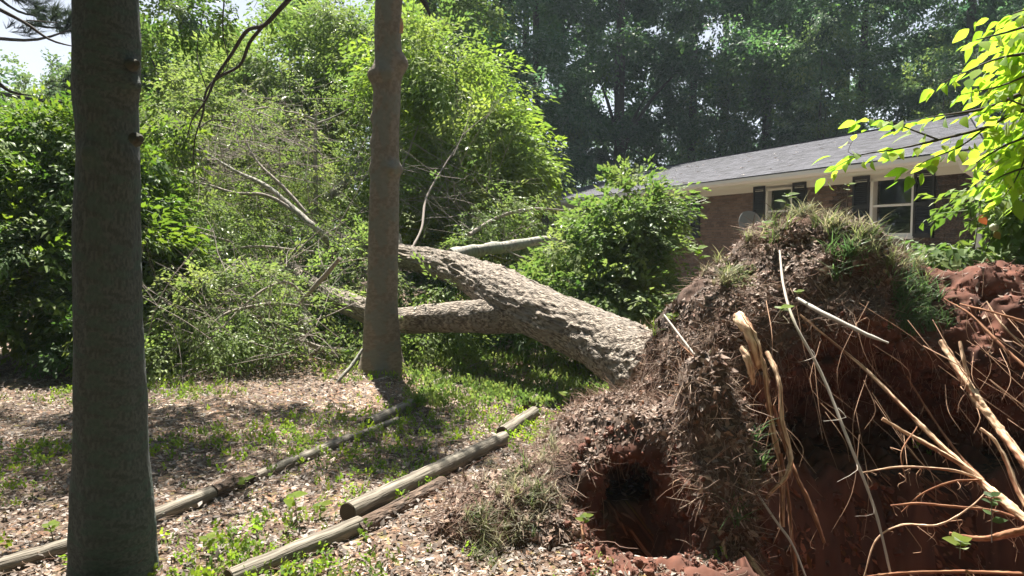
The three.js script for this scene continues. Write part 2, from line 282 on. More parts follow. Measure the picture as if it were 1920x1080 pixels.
// random points on the root ball, evenly by area (the net's cells are all alike)
function onBall(n, seed, ok) {
  const r = RNG(seed), out = []; let tries = 0;
  while (out.length < n && tries++ < n * 30) { const k = ballTri.idx[Math.floor(r() * ballTri.idx.length)] * 3, p = V(ballTri.pos[k], ballTri.pos[k + 1], ballTri.pos[k + 2]), q = V(ballTri.nor[k], ballTri.nor[k + 1], ballTri.nor[k + 2]); if (p.y < gy(p.x, p.z) - .05) continue; if (ok(p, q, r)) out.push([p.add(V(r() - .5, r() - .5, r() - .5).multiplyScalar(.03)), q, r]); }
  return out;
}
function hitBall(px, py) { const d = ray(px, py).normalize(), p = V(0, EYE, 0); let t = 2; for (let i = 0; i < 900 && t < 9; i++) { p.set(0, EYE, 0).addScaledVector(d, t); if (sdf(p.x, p.y, p.z) < 0 || p.y < gy(p.x, p.z)) return p; t += .01; } return null; }

// bare red soil of the root hole and its front lip
{
  const pos = [], idx = [], col = [], nx = 190, nz = 170, x0 = -.3, z0 = -6.7, dx = .03, dz = .027;
  const mask = (x, z) => Math.max(smooth(1, .82, Math.hypot((x - 2.8) / 2.1, (z + 4.6) / 2.1)), smooth(.9, .4, Math.hypot((x - .95) / .8, (z + 3.68) / .34))) + .3 * noise(x * 5, 7, z * 5) - .1;
  for (let j = 0; j <= nz; j++) for (let i = 0; i <= nx; i++) { const x = x0 + i * dx, z = z0 + j * dz, m = mask(x, z), q = .75 + .5 * fbm(x * 8, 3, z * 8, 3) + .25 * noise(x * 40, 1, z * 40); pos.push(x, gy(x, z) + .006 + clamp(m * 1.5) * (.02 + .13 * fbm(x * 6, 2, z * 6, 4) + .05 * noise(x * 21, 4, z * 21)) - (m < .25 ? .03 * (1 - m * 4) : 0), z); col.push(.14 * q, .054 * q, .034 * q); }
  for (let j = 0; j < nz; j++) for (let i = 0; i < nx; i++) { const x = x0 + i * dx, z = z0 + j * dz; if (mask(x, z) < .05) continue; const a = j * (nx + 1) + i, b = a + 1, c = a + nx + 1, d = c + 1; idx.push(a, c, b, b, c, d); }
  tag(part('bare_soil', geoFrom(pos, idx, null, col), M.soil), 'bare damp red soil of the root hole and its front lip', null, null, 'structure');
}

// ---------------------------------------------------------------- house
{
  const H = thing('brick_house', 'low brick ranch house with dark shingled hip roof and black shutters', 'house', V(7.436, .45, -12.1)); H.rotation.y = -71.2 * Math.PI / 180;
  // local: x towards the near corner (corner at 0), z out of the long wall, y up from the foot of the wall
  const WT = 2.38, L = 23, D = 9.6, OH = .48, EV = 2.5, RISE = 1.5, HIP = 5.0;
  const mortar = std({ map: tex(128, 128, (u, v) => .55 + .35 * tile(u, v, 3, 3, 61), true, 2, 2), color: rgb(.42, .38, .34), roughness: 1 });
  const brickMs = [[.15, .1, .072], [.125, .084, .063], [.175, .12, .09], [.11, .076, .06], [.16, .114, .088]].map((c, i) => std({ map: tex(64, 64, (u, v) => .72 + .5 * tile(u, v, 2, 2, 70 + i), true), color: rgb(...c), roughness: .95, bumpMap: barkBump(4, 4, 80 + i), bumpScale: .002 }));
  const white = std({ color: rgb(.74, .76, .74), roughness: .5 }), black = std({ color: rgb(.012, .013, .016), roughness: .55 });
  const trim = std({ color: rgb(.7, .74, .69), roughness: .6 });
  const box = (x0, x1, y0, y1, z0, z1) => new THREE.BoxGeometry(x1 - x0, y1 - y0, z1 - z0).translate((x0 + x1) / 2, (y0 + y1) / 2, (z0 + z1) / 2);
  const wins = [[-2.37, -1.37, 1.19, 2.3], [-5.43, -4.53, 1.19, 2.3], [-9.5, -8.5, 1.19, 2.3], [-13.2, -12.2, 1.19, 2.3]];   // x0, x1, y0, y1
  // front wall with openings, end walls, back wall, floor and ceiling: a closed house
  const sh = new THREE.Shape([[-L, 0], [0, 0], [0, WT], [-L, WT]].map(p => new THREE.Vector2(...p)));
  for (const [a, b, c, d] of wins) sh.holes.push(new THREE.Path([[a, c], [a, d], [b, d], [b, c]].map(p => new THREE.Vector2(...p))));
  const front = new THREE.ExtrudeGeometry(sh, { depth: .2, bevelEnabled: false }).translate(0, 0, -.2);
  const wall = part('wall', mergeGeometries([front.toNonIndexed ? front : front, ...[box(-.2, 0, 0, WT, -D, -.2), box(-L, -L + .2, 0, WT, -D, -.2), box(-L, 0, 0, WT, -D - .2, -D)].map(g => g.toNonIndexed())]), mortar, H);
  part('floor_slab', box(-L + .2, -.2, -.1, .1, -D, -.2), std({ color: rgb(.3, .26, .2) }), H);
  part('ceiling', box(-L + .2, -.2, WT - .05, WT - .002, -D, -.2), std({ color: rgb(.6, .6, .58) }), H);
  const bg = [.2, .205, .195].map(l => new THREE.BoxGeometry(l, .057, .012)); const rB = RNG(91), stuffB = [], cand = [];
  for (let c = 0; c < 35; c++) {
    const y = .035 + c * .067 + .0285; if (y > WT - .03) break; const off = (c % 2) * .105;
    for (let x = -.105 + off - (off ? .0 : 0); x > -12; x -= .21) {
      if (wins.some(([a, b, e, d]) => x + .1 > a - .03 && x - .1 < b + .03 && y > e - .08 && y < d + .05)) continue;
      cand.push({ x: Math.min(x, -.1), y, z: .004 + .003 * rB(), ry: 0, seen: (x > -1.3 || (x < -2.9 && x > -4.2) || (x < -5.9 && x > -7.8)) && y > .75 ? 20 + x : -50 + x });
    }
    for (let z = -.11 - off; z > -2.2; z -= .21) cand.push({ x: .004 + .003 * rB(), y, z, ry: Math.PI / 2, seen: z > -.85 && y > .75 ? 30 + z : -60 + z });
  }
  cand.sort((a, b) => b.seen - a.seen);
  cand.forEach((b, i) => {
    if (i < 300) { const m = part('brick', bg[Math.floor(rB() * 3)], brickMs[Math.floor(rB() * 5)], wall); m.position.set(b.x, b.y, b.z); m.rotation.y = b.ry; m.rotation.z = (rB() - .5) * .008; }
    else stuffB.push({ m: new THREE.Matrix4().makeRotationY(b.ry).setPosition(b.x, b.y, b.z), c: rgb(.15, .1, .072).multiplyScalar(.75 + .5 * rB()) });
  });
  inst('brickwork', bg[1], std({ color: 0xffffff, roughness: .95 }), wall, stuffB);
  const glass = phys({ color: 0xffffff, transmission: 1, roughness: .02, thickness: 0, ior: 1.5 });
  for (const [a, b, c, d] of wins) {
    const w = new THREE.Group(); w.name = 'window'; H.add(w);
    const f = .055; part('frame', mergeGeometries([box(a, b, d - f, d, -.08, .03), box(a, b, c, c + f, -.08, .03), box(a, a + f + .015, c + f, d - f, -.08, .03), box(b - f, b, c + f, d - f, -.08, .03), box(a + f + .015, b - f, (c + d) / 2 - .02, (c + d) / 2 + .02, -.06, .012)]), white, w);
    part('sill', box(a - .03, b + .03, c - .05, c - .002, -.06, .06), white, w);
    part('pane', new THREE.PlaneGeometry(b - a - .14, (d - c) / 2 - .08).translate((a + b) / 2, c + (d - c) * .26, -.04), glass, w);
    part('pane', new THREE.PlaneGeometry(b - a - .14, (d - c) / 2 - .08).translate((a + b) / 2, c + (d - c) * .74, -.02), glass, w);
    for (const s of [0, 1]) {
      const x0 = s ? b + .01 : a - .43, x1 = x0 + .42, q = new THREE.Group(); q.name = 'shutter'; H.add(q);
      part('shutter_frame', mergeGeometries([box(x0, x0 + .05, c - .03, d + .02, .012, .05), box(x1 - .05, x1, c - .03, d + .02, .012, .05), box(x0 + .05, x1 - .05, d - .05, d + .02, .012, .05), box(x0 + .05, x1 - .05, c - .03, c + .04, .012, .05), box(x0 + .05, x1 - .05, (c + d) / 2 - .03, (c + d) / 2 + .03, .012, .05)]), black, q);
      const sl = []; for (let y = c + .06; y < d - .06; y += .038) if (Math.abs(y - (c + d) / 2) > .05) sl.push(new THREE.BoxGeometry(.32, .036, .008).rotateX(-.6).translate((x0 + x1) / 2, y, .03));
      const m = part('louvers', mergeGeometries(sl), black, q); m.userData.kind = 'stuff'; part('shutter_back', box(x0 + .05, x1 - .05, c + .04, d - .05, .011, .016), black, q);
    }
  }
  // roof: hip, shingle courses as stepped slabs
  const roofG = (() => {
    const x0 = -L - OH, x1 = OH, z0 = -D - .2 - OH, z1 = OH, zm = (z0 + z1) / 2, e = EV, r = EV + RISE, a = [x0, e, z1], b = [x1, e, z1], c = [x1, e, z0], d = [x0, e, z0], m = [x0 + HIP, r, zm], n = [x1 - HIP, r, zm];
    const p = []; for (const t of [[a, b, n], [a, n, m], [b, c, n], [c, d, m], [c, m, n], [d, a, m], [a, c, b], [a, d, c]]) p.push(...t.flat()); return geoFrom(p);
  })();
  const roof = part('roof', roofG, std({ color: rgb(.05, .05, .06), roughness: .95 }), H);
  const shing = [], rS = RNG(95), zHalf = (D + .2) / 2 + OH, slope = Math.hypot(zHalf, RISE), ang = Math.atan2(RISE, zHalf);
  for (let k = 0, n = Math.ceil(slope / .14); k < n; k++) {
    const t = (k + .5) * .14 / slope; if (t > 1) break;
    const za = OH - t * zHalf, y = EV + t * RISE, hx = HIP * t;
    for (let x = OH - hx - .15 + .1 * rS(); x > -L - OH + hx; x -= .305) shing.push({ m: new THREE.Matrix4().makeRotationX(ang - .035).setPosition(x, y + .012 + .002 * rS(), za), c: rgb(.066, .067, .082).multiplyScalar(.6 + .8 * rS()) });
    const run = zHalf * 2 * (1 - t);   // hip end towards the near side
    for (let z = za - .1; z > za - run + .1; z -= .305) shing.push({ m: new THREE.Matrix4().makeRotationY(Math.PI / 2).multiply(new THREE.Matrix4().makeRotationX(Math.atan2(RISE, HIP) - .035)).setPosition(OH - hx, y + .012, z), c: rgb(.066, .067, .082).multiplyScalar(.6 + .8 * rS()) });
  }
  inst('shingle', new THREE.BoxGeometry(.3, .014, .16), std({ color: 0xffffff, roughness: .9, bumpMap: barkBump(9, 9, 97), bumpScale: .002 }), roof, shing);
  const rm = V(0, 0, 0), nx = OH - HIP, zm = OH - zHalf;
  part('ridge_cap', new THREE.BoxGeometry(L + 2 * OH - 2 * HIP, .04, .2).translate((-L) / 2, EV + RISE + .02, zm), black, roof);
  part('ridge_vent', new THREE.BoxGeometry(1.4, .06, .28).translate(nx - 1.3, EV + RISE + .06, zm), std({ color: rgb(.5, .48, .46), roughness: .7 }), roof);
  part('vent_pipe', new THREE.CylinderGeometry(.05, .05, .3, 14).translate(-5.3, EV + RISE * .72 + .1, OH - zHalf * .72), black, roof);
  const hipA = V(OH, EV, OH), hipB = V(nx, EV + RISE, zm); part('hip_cap', limb([hipA.clone().add(V(0, .02, 0)), hipB.clone().add(V(0, .03, 0))], [.07, .07], { seg: 6, rings: 20 }), std({ color: rgb(.09, .09, .11), roughness: .95 }), roof);
  // soffit, fascia and gutter
  part('fascia', mergeGeometries([box(-L - OH, OH, EV - .2, EV - .004, OH - .06, OH - .04), box(OH - .06, OH - .04, EV - .2, EV - .004, -D - .2 - OH, OH - .062)]), trim, H);
  part('soffit', mergeGeometries([box(-L, .0, EV - .14, EV - .13, .002, OH - .062), box(.002, OH - .062, EV - .14, EV - .13, -D - .2, OH - .062)]), trim, H);
  part('frieze_board', mergeGeometries([box(-L, .03, EV - .3, EV - .142, .002, .03), box(.002, .03, EV - .3, EV - .142, -D, .001)]), trim, H);
  const gs = new THREE.Shape([[0, 0], [.085, .0], [.115, .05], [.12, .12], [.11, .12], [.1, .05], [.075, .012], [.01, .012], [.01, .12], [0, .12]].map(p => new THREE.Vector2(...p)));
  const gut = (len) => new THREE.ExtrudeGeometry(gs, { depth: len, bevelEnabled: false });
  const gutter = part('gutter', mergeGeometries([gut(L + 2 * OH).rotateY(-Math.PI / 2).translate(OH, EV - .14, OH - .038), gut(D + 1).translate(OH - .038, EV - .14, -D - .5)]), white, H);
  part('roof_edge', box(-L - OH, OH + .02, EV - .01, EV + .012, OH - .05, OH + .05), black, gutter);
  part('downspout', limb([V(-.06, EV - .13, OH + .02), V(-.06, EV - .25, OH - .05), V(-.06, EV - .42, .12), V(-.06, EV - .55, .07), V(-.06, 1.2, .065), V(-.06, .1, .065)], [.045, .045, .045, .045, .045, .045], { seg: 8, step: .06 }), white, H);
  for (const y of [.9, 1.7]) part('strap', box(-.12, 0, y, y + .03, .01, .115), white, H);
  part('cable', limb([V(-.95, 2.2, .03), V(-.82, 1.95, .07), V(-.74, 1.72, .04), V(-.45, 1.68, .03)], [.008, .008, .008, .008], { seg: 5 }), black, H);
  // a few fallen leaves lie on the roof
  const fl = []; for (let i = 0; i < 60; i++) { const t = rS() * .95, x = -1.5 - rS() * 12; fl.push({ m: new THREE.Matrix4().makeRotationY(rS() * 6).scale(V(1.3, 1, 1.3)).setPosition(x - t * 3, EV + t * RISE + .03, OH - t * zHalf), c: pick(rS, [[.5, .42, .34], [.45, .25, .12], [.6, .55, .48]]) }); }
  H.updateMatrixWorld(); const lv = inst('leaf_litter', leafGeo(.1, .07), M.dry, null, fl.map(e => ({ m: H.matrixWorld.clone().multiply(e.m), c: e.c }))); tag(lv, 'scattered dry leaves lying on the dark shingled roof');
  // satellite dish in front of the wall
  const dp = at(1407, 428, 13.2), dish = thing('satellite_dish', 'dull grey satellite dish by the brick wall behind the root ball', 'satellite dish', V(dp.x, gy(dp.x, dp.z), dp.z)), hD = dp.y - dish.position.y;
  const pr = []; for (let i = 0; i <= 12; i++) pr.push(new THREE.Vector2(i / 12 * .3, .055 * (i / 12) ** 2)); for (let i = 12; i >= 0; i--) pr.push(new THREE.Vector2(i / 12 * .3, .055 * (i / 12) ** 2 - .012));
  const dm = std({ color: rgb(.17, .18, .165), roughness: .6, side: THREE.DoubleSide }), dg = new THREE.LatheGeometry(pr, 40).rotateX(Math.PI / 2 - .35).rotateY(.5).translate(0, hD, 0); part('reflector', dg, dm, dish);
  part('mast', limb([V(0, 0, -.1), V(0, hD - .15, -.1), V(0, hD, -.05)], [.022, .022, .022], { seg: 10 }), std({ color: rgb(.3, .3, .3), roughness: .4, metalness: .6 }), dish);
  part('feed_arm', limb([V(0, hD - .27, .05), V(.14, hD - .2, .38)], [.012, .012], { seg: 6 }), dm, dish); part('feed_horn', new THREE.CylinderGeometry(.03, .04, .1, 12).rotateX(1.2).translate(.14, hD - .17, .38), dm, dish);
}

// ---------------------------------------------------------------- fallen trunk, its limbs, roots
const bark = (amp, f, s) => (q, A, l, r) => {   // broken ridges running along the grain
  const u = Math.cos(A) * r * f * 1.6, v = Math.sin(A) * r * f * 1.6, w = l * f * .26, m = .4 * noise(l * 2, s, 1);
  const a = 1 - Math.abs(noise(u + s, v + m, w)) * 2.4, b = noise(u * 2.3, v * 2.3 + s, w * 2.1), c = noise(q.x * 40, q.y * 40, q.z * 40);
  return amp * (.8 * Math.max(-.2, a) + .4 * b + .25 * c - .3) * (.75 + .5 * noise(l * 1.3, A, s + 4));
};
const fp = (name, geo, mat) => part(name, localGeo(geo, fallen), mat, fallen);
fp('trunk', limbPx([[1240, 712, 6.45, .37], [1178, 670, 6.8, .3], [1110, 630, 7.3, .265], [1010, 585, 8.1, .275], [940, 548, 8.8, .275], [880, 515, 9.6, .215], [815, 492, 10.6, .185], [740, 478, 11.5, .17], [660, 458, 12.3, .15], [610, 448, 12.9, .12]], { seg: 110, rings: 300, disp: bark(.033, 14, 1), uvn: 4, uvl: .5 }), M.barkFallen);
const LIMBS = [
  [[[985, 590, 8.3, .2], [930, 592, 8.55, .2], [870, 594, 8.8, .185], [810, 597, 9.2, .17], [740, 600, 9.6, .155], [660, 573, 10.1, .15], [600, 543, 10.8, .12], [535, 500, 11.8, .1], [490, 485, 12.4, .07]], 1],
  [[[845, 480, 10.3, .1], [880, 473, 10.5, .095], [920, 466, 10.7, .09], [965, 460, 11, .08], [1020, 450, 11.4, .06], [1060, 452, 11.8, .04]], 0],
  [[[690, 475, 11.9, .09], [650, 470, 11.8, .08], [622, 458, 11.7, .06], [600, 435, 11.8, .055], [555, 395, 12, .05], [500, 350, 12.3, .045], [440, 320, 12.6, .03], [380, 285, 13, .02], [300, 262, 13.4, .01]], 2],
  [[[600, 448, 12.8, .09], [575, 438, 12.8, .085], [540, 432, 12.7, .08], [503, 415, 12.8, .07]], 0],
  [[[555, 397, 12, .035], [500, 367, 12.1, .03], [440, 362, 12.3, .025], [380, 345, 12.5, .02], [290, 340, 12.9, .012]], 2],
  [[[575, 400, 12.3, .03], [530, 350, 12.5, .03], [480, 300, 12.8, .022], [455, 250, 13, .012]], 2],
  [[[610, 372, 13.4, .07], [640, 350, 13.6, .08], [660, 325, 13.8, .075], [676, 296, 14, .06]], 0],
  [[[636, 352, 13.6, .05], [665, 338, 13.7, .05], [690, 330, 13.8, .04]], 0],
  [[[560, 570, 9.6, .02], [580, 548, 9.5, .03], [610, 516, 9.3, .034], [637, 484, 9.1, .028]], 2],
  [[[572, 560, 10.2, .07], [572, 590, 10.1, .075], [575, 625, 9.9, .07]], 0],
  [[[565, 600, 10, .05], [566, 640, 9.8, .05], [580, 660, 9.7, .045], [610, 656, 9.7, .035], [645, 655, 9.7, .025]], 2],
  [[[640, 656, 9.7, .03], [600, 652, 9.6, .035], [560, 638, 9.5, .025], [530, 650, 9.3, .02], [500, 678, 9.1, .015], [470, 690, 9, .01]], 2],
  [[[560, 575, 9.8, .03], [520, 570, 9.6, .03], [470, 575, 9.4, .025], [420, 590, 9.2, .02], [390, 615, 9, .012]], 2],
  [[[575, 560, 9.7, .025], [540, 530, 9.7, .022], [500, 540, 9.5, .018], [450, 580, 9.2, .014], [400, 630, 8.9, .01], [350, 660, 8.7, .006]], 2],
  [[[650, 480, 12, .04], [560, 470, 11.7, .025], [480, 462, 11.6, .02], [420, 470, 11.5, .012]], 2],
  [[[410, 470, 11, .05], [370, 555, 10.6, .05], [330, 565, 10.4, .04], [300, 580, 10.2, .03]], 2],
  [[[440, 455, 11.6, .02], [380, 440, 11.5, .03], [330, 430, 11.4, .025], [295, 418, 11.3, .015]], 2],
  [[[610, 440, 12.4, .02], [640, 420, 12.5, .02], [690, 388, 12.9, .014]], 2],
  [[[745, 440, 11.6, .05], [748, 465, 11.5, .06], [744, 500, 11.2, .06]], 0],
  [[[880, 440, 11.4, .04], [940, 405, 12, .035], [1000, 392, 12.4, .03], [1070, 395, 12.8, .015]], 2],
  [[[935, 460, 10.8, .02], [970, 480, 10.8, .016], [1010, 490, 10.9, .01], [1030, 505, 11, .006]], 2],
  [[[770, 470, 11, .025], [790, 430, 11.4, .02], [800, 370, 12, .02], [840, 300, 12.6, .012], [880, 240, 13, .006]], 2],
  [[[690, 440, 12.2, .03], [720, 380, 12.8, .025], [760, 300, 13.4, .02], [790, 220, 14, .01]], 2],
];
for (const [p, k] of LIMBS) if (k === 2) for (const a of p) { if (a[2] > 11.4 && a[0] < 620) a[2] -= .7; a[3] *= .85; }
for (const [p, k] of LIMBS) fp('branch', limbPx(p, { seg: k === 1 ? 64 : 10, rings: k === 1 ? 160 : undefined, step: .08, disp: k === 1 ? bark(.016, 9, 4) : (q, A, l, r) => r * .22 * noise(q.x * 11, q.y * 11, q.z * 11) }), [M.barkSmooth, M.barkFallen, M.twigMid, M.twigMid][k === 2 ? (p[0][3] > .06 ? 0 : 3) : k]);
// fine bare twigs spreading through the fallen crown
{
  const r = RNG(202), gs = []; const zones = [[330, 620, 9.2, 130, 80, .8, 60], [450, 560, 10, 170, 100, 1, 110], [420, 330, 12.2, 170, 120, 1.2, 200], [560, 300, 12.6, 160, 130, 1.2, 170], [640, 460, 12.4, 120, 70, 1, 50], [850, 360, 12.8, 120, 100, 1, 80], [950, 450, 12, 80, 50, .8, 40], [560, 650, 9, 90, 45, .5, 50]];
  for (const [px, py, d, sx, sy, sd, n] of zones) for (let i = 0; i < n; i++) {
    const p = at(px + (r() + r() - 1) * sx, py + (r() + r() - 1) * sy, d + (r() + r() - 1) * sd), dir = V(-.5 + (r() - .5) * 1.9, (r() - .35) * 1.5, -.1 + (r() - .5) * 1.2).normalize(), L = .4 + 1.1 * r(), R = .003 + .007 * r() * r(), pts = [p];
    for (let k = 1; k < 4; k++) { dir.add(V((r() - .5) * .5, (r() - .5) * .5, (r() - .5) * .5)).normalize(); pts.push(pts[k - 1].clone().addScaledVector(dir, L / 3)); }
    for (const q of pts) if (q.y < gy(q.x, q.z) + .03) q.y = gy(q.x, q.z) + .03;
    gs.push(limb(pts, [R, R * .8, R * .6, R * .3], { seg: 4, rings: 6, cap: false }));
    if (r() < .7) { const q = pts[1 + Math.floor(r() * 2)], e = dir.clone().add(V((r() - .5) * 1.6, (r() - .3) * 1.2, (r() - .5) * 1.6)).normalize(); gs.push(limb([q, q.clone().addScaledVector(e, L * .25), q.clone().addScaledVector(e, L * .5).add(V(0, -.04, 0))], [R * .7, R * .5, R * .25], { seg: 4, rings: 4, cap: false })); }
  }
  const m = fp('fine_twigs', mergeGeometries(gs), M.twigMid); m.userData.kind = 'stuff';
  const B = (px, py, d, sx, sy, sz, n, c) => { const q = at(px, py, d), k = d / F; return [q.x, q.y, q.z, sx * k, sy * k, sz, n, c]; };
  const list = crownList([B(420, 330, 13.4, 200, 130, 1.3, 620, 60), B(570, 270, 14.4, 160, 120, 1.3, 480, 50), B(340, 470, 11.4, 120, 110, 1, 300, 36), B(470, 430, 12.7, 160, 100, 1.1, 400, 44), B(640, 370, 13.4, 120, 90, 1.1, 300, 20), B(400, 580, 9.6, 170, 80, 1, 640, 60), B(560, 500, 11.6, 130, 90, .9, 300, 36), B(690, 520, 11, 80, 60, .7, 110, 10), B(820, 540, 10, 60, 40, .4, 50, 6), B(860, 400, 12.6, 140, 70, 1, 330, 18), B(960, 470, 12, 80, 50, .8, 130, 9), B(360, 650, 8.9, 110, 45, .6, 100, 24), B(520, 640, 9.3, 100, 40, .5, 60, 16), B(780, 640, 9.8, 110, 40, .6, 160, 14)], PAL.light, 301, { size: .56, droop: .3, clump: .5 });
  const inv = new THREE.Matrix4().makeTranslation(-1.6, 0, 5.6); for (const e of list) e.m.premultiply(inv); inst('foliage', SP.drop, M.leaf, fallen, list);
}
// roots: px, py, depth, radius
const ROOTS = [
  [[[1384, 594, 4.5, .033], [1392, 606, 4.42, .036], [1408, 632, 4.36, .036], [1418, 668, 4.34, .033], [1422, 690, 4.36, .02]], 0],
  [[[1394, 652, 4.36, .022], [1402, 672, 4.3, .022], [1409, 700, 4.3, .019], [1412, 720, 4.34, .01]], 0],
  [[[1422, 660, 4.36, .02], [1433, 690, 4.32, .018], [1440, 750, 4.28, .017], [1452, 820, 4.22, .018], [1463, 870, 4.18, .017], [1466, 930, 4.14, .016], [1467, 988, 4.1, .015]], 0],
  [[[1438, 660, 4.4, .016], [1452, 690, 4.32, .017], [1462, 725, 4.25, .016], [1466, 790, 4.18, .016], [1480, 845, 4.12, .017], [1482, 870, 4.08, .017], [1470, 900, 4.06, .016], [1448, 920, 4.06, .013], [1436, 935, 4.08, .008]], 0],
  [[[1450, 760, 4.26, .012], [1470, 830, 4.2, .012], [1492, 890, 4.1, .014], [1520, 950, 4.02, .014], [1546, 1018, 3.96, .012]], 1],
  [[[1463, 850, 4.15, .013], [1476, 920, 4.1, .013], [1484, 1000, 4.02, .014], [1494, 1090, 3.95, .014]], 1],
  [[[1372, 830, 4.1, .014], [1381, 900, 4.05, .014], [1385, 980, 3.98, .014], [1386, 1090, 3.92, .013]], 1],
  [[[1354, 995, 3.84, .016], [1358, 1040, 3.8, .016], [1364, 1095, 3.78, .015]], 0],
  [[[1398, 1035, 3.82, .016], [1415, 1060, 3.76, .02], [1440, 1095, 3.7, .022]], 0],
  [[[1500, 590, 5.0, .008], [1560, 640, 4.9, .012], [1620, 690, 4.75, .014], [1690, 760, 4.55, .017], [1760, 830, 4.35, .02], [1830, 895, 4.15, .027], [1900, 955, 3.95, .035], [1990, 1030, 3.7, .04]], 0],
  [[[1654, 785, 4.4, .014], [1700, 812, 4.35, .017], [1760, 845, 4.26, .02], [1815, 880, 4.17, .02], [1850, 910, 4.1, .02]], 0],
  [[[1765, 640, 4.75, .03], [1795, 690, 4.6, .036], [1830, 745, 4.45, .036], [1870, 800, 4.3, .034], [1920, 865, 4.1, .034], [1980, 940, 3.9, .03]], 0],
  [[[1800, 640, 4.6, .012], [1806, 670, 4.55, .016], [1815, 705, 4.5, .016]], 0],
  [[[1838, 803, 4.2, .013], [1860, 820, 4.15, .016], [1885, 860, 4.08, .018], [1905, 910, 4, .02], [1930, 960, 3.9, .02]], 0],
  [[[1618, 886, 4.3, .005], [1680, 876, 4.2, .009], [1740, 877, 4.15, .01], [1800, 885, 4.1, .012], [1840, 900, 4.08, .012]], 0],
  [[[1670, 948, 4.1, .007], [1720, 944, 4.05, .01], [1790, 950, 4, .011], [1860, 957, 3.95, .01], [1920, 975, 3.9, .01]], 1],
  [[[1690, 960, 4.1, .004], [1730, 925, 4.1, .007], [1790, 902, 4.08, .009], [1835, 900, 4.06, .01]], 1],
  [[[1620, 1080, 3.9, .005], [1645, 1010, 3.95, .007], [1690, 985, 3.95, .008], [1760, 984, 3.92, .008], [1820, 950, 3.92, .006], [1850, 922, 3.95, .004]], 0],
  [[[1700, 705, 4.8, .006], [1740, 770, 4.7, .009], [1800, 855, 4.5, .01], [1845, 900, 4.3, .01]], 1],
  [[[1770, 560, 4.9, .006], [1820, 590, 4.7, .01], [1870, 640, 4.5, .012], [1935, 700, 4.3, .012]], 1],
  [[[1850, 565, 4.6, .006], [1880, 610, 4.45, .008], [1930, 660, 4.3, .009]], 0],
  [[[1800, 570, 4.7, .008], [1860, 585, 4.5, .01], [1930, 605, 4.35, .012]], 1],
  [[[1700, 905, 4.2, .003], [1690, 850, 4.25, .005], [1720, 800, 4.3, .005]], 1],
  [[[1270, 640, 4.75, .006], [1310, 680, 4.6, .009], [1350, 740, 4.45, .01], [1372, 830, 4.15, .01]], 1],
  [[[1620, 1082, 3.6, .009], [1700, 1074, 3.58, .011], [1800, 1072, 3.56, .011], [1930, 1076, 3.5, .011]], 1],
  [[[1780, 1000, 3.7, .012], [1840, 1010, 3.65, .02], [1890, 1000, 3.6, .028], [1960, 985, 3.5, .035]], 1],
];
ROOTS.forEach(([p], i) => { if (i > 1) for (const a of p) a[3] *= i < 8 ? .8 : .68; });
const RH = [], rr = RNG(431);
for (const [p, k] of ROOTS) {   // rootlets that branch off each root
  const c = new THREE.CatmullRomCurve3(P(p)), n = Math.ceil(c.getLength() * 16);
  for (let i = 0; i < n; i++) { const t = rr(), q = c.getPoint(t), L = .06 + .28 * rr() * rr(), R = .0012 + .002 * rr(), d = c.getTangent(t).multiplyScalar(.5).add(V(rr() - .5, -.2 - .5 * rr(), rr() - .5).multiplyScalar(1.3)).normalize(), a = q.clone().addScaledVector(d, L * .5); RH.push(limb([q, a, a.clone().add(V((rr() - .5) * L * .5, -L * .5 * rr(), (rr() - .5) * L * .5))], [R, R * .8, R * .3], { seg: 4, rings: 5, cap: false })); }
}
for (let i = 0; i < 46; i++) {  // long root strings slung across the hollow
  const px = 1400 + 520 * rr(), py = 560 + 260 * rr(), q = at(px, py, 5.0 - .0011 * (py - 560) - .3 * rr()), L = .25 + .8 * rr() * rr(), R = .0016 + .003 * rr() * rr(), b = q.clone().add(V((rr() - .35) * L * 1.1, -L * .5, .1 + .2 * rr())), e = b.clone().add(V((rr() - .4) * L * .9, -L * .35, .1 * rr()));
  RH.push(limb([q, b, e], [R, R * .8, R * .4], { seg: 4, rings: 8, cap: false }));
}
{ const m = fp('rootlets', mergeGeometries(RH), std({ color: rgb(.4, .24, .15), roughness: .85 })); m.userData.kind = 'stuff'; }
for (const [p, k] of ROOTS) fp('root', limbPx(p, { seg: 14, step: .018, disp: (q, A, l, r) => r * .2 * noise(q.x * 26, q.y * 26, q.z * 26) + r * .22 * noise(q.x * 90, q.y * 90, q.z * 90) + r * .12 * Math.sin(A * 5 + 4 * noise(l * 6, A, 2)) }), k ? M.rootRed : M.root);
{ // fine hair roots hanging in the hollow and bristling from the soil
  const r = RNG(404), gs = [], hang = onBall(2600, 405, (p, n, r) => cav(p.x, p.y, p.z) < .12 || (p.x > 2.9 && r() < .4));
  for (const [p, n] of hang) { const L = .08 + .4 * r() * r(), R = .0014 + .0034 * r() * r(), d = n.clone().multiplyScalar(.6).add(V((r() - .5), -.5 * r(), (r() - .5))).normalize(), a = p.clone().addScaledVector(d, L * .4), b = a.clone().add(V((r() - .5) * L * .6, -L * .6, (r() - .2) * L * .4)); gs.push(limb([p, a, b], [R, R * .8, R * .4], { seg: 3, rings: 5, cap: false })); }
  const m = fp('hair_roots', mergeGeometries(gs), std({ color: rgb(.42, .26, .17), roughness: .9 })); m.userData.kind = 'stuff';
}
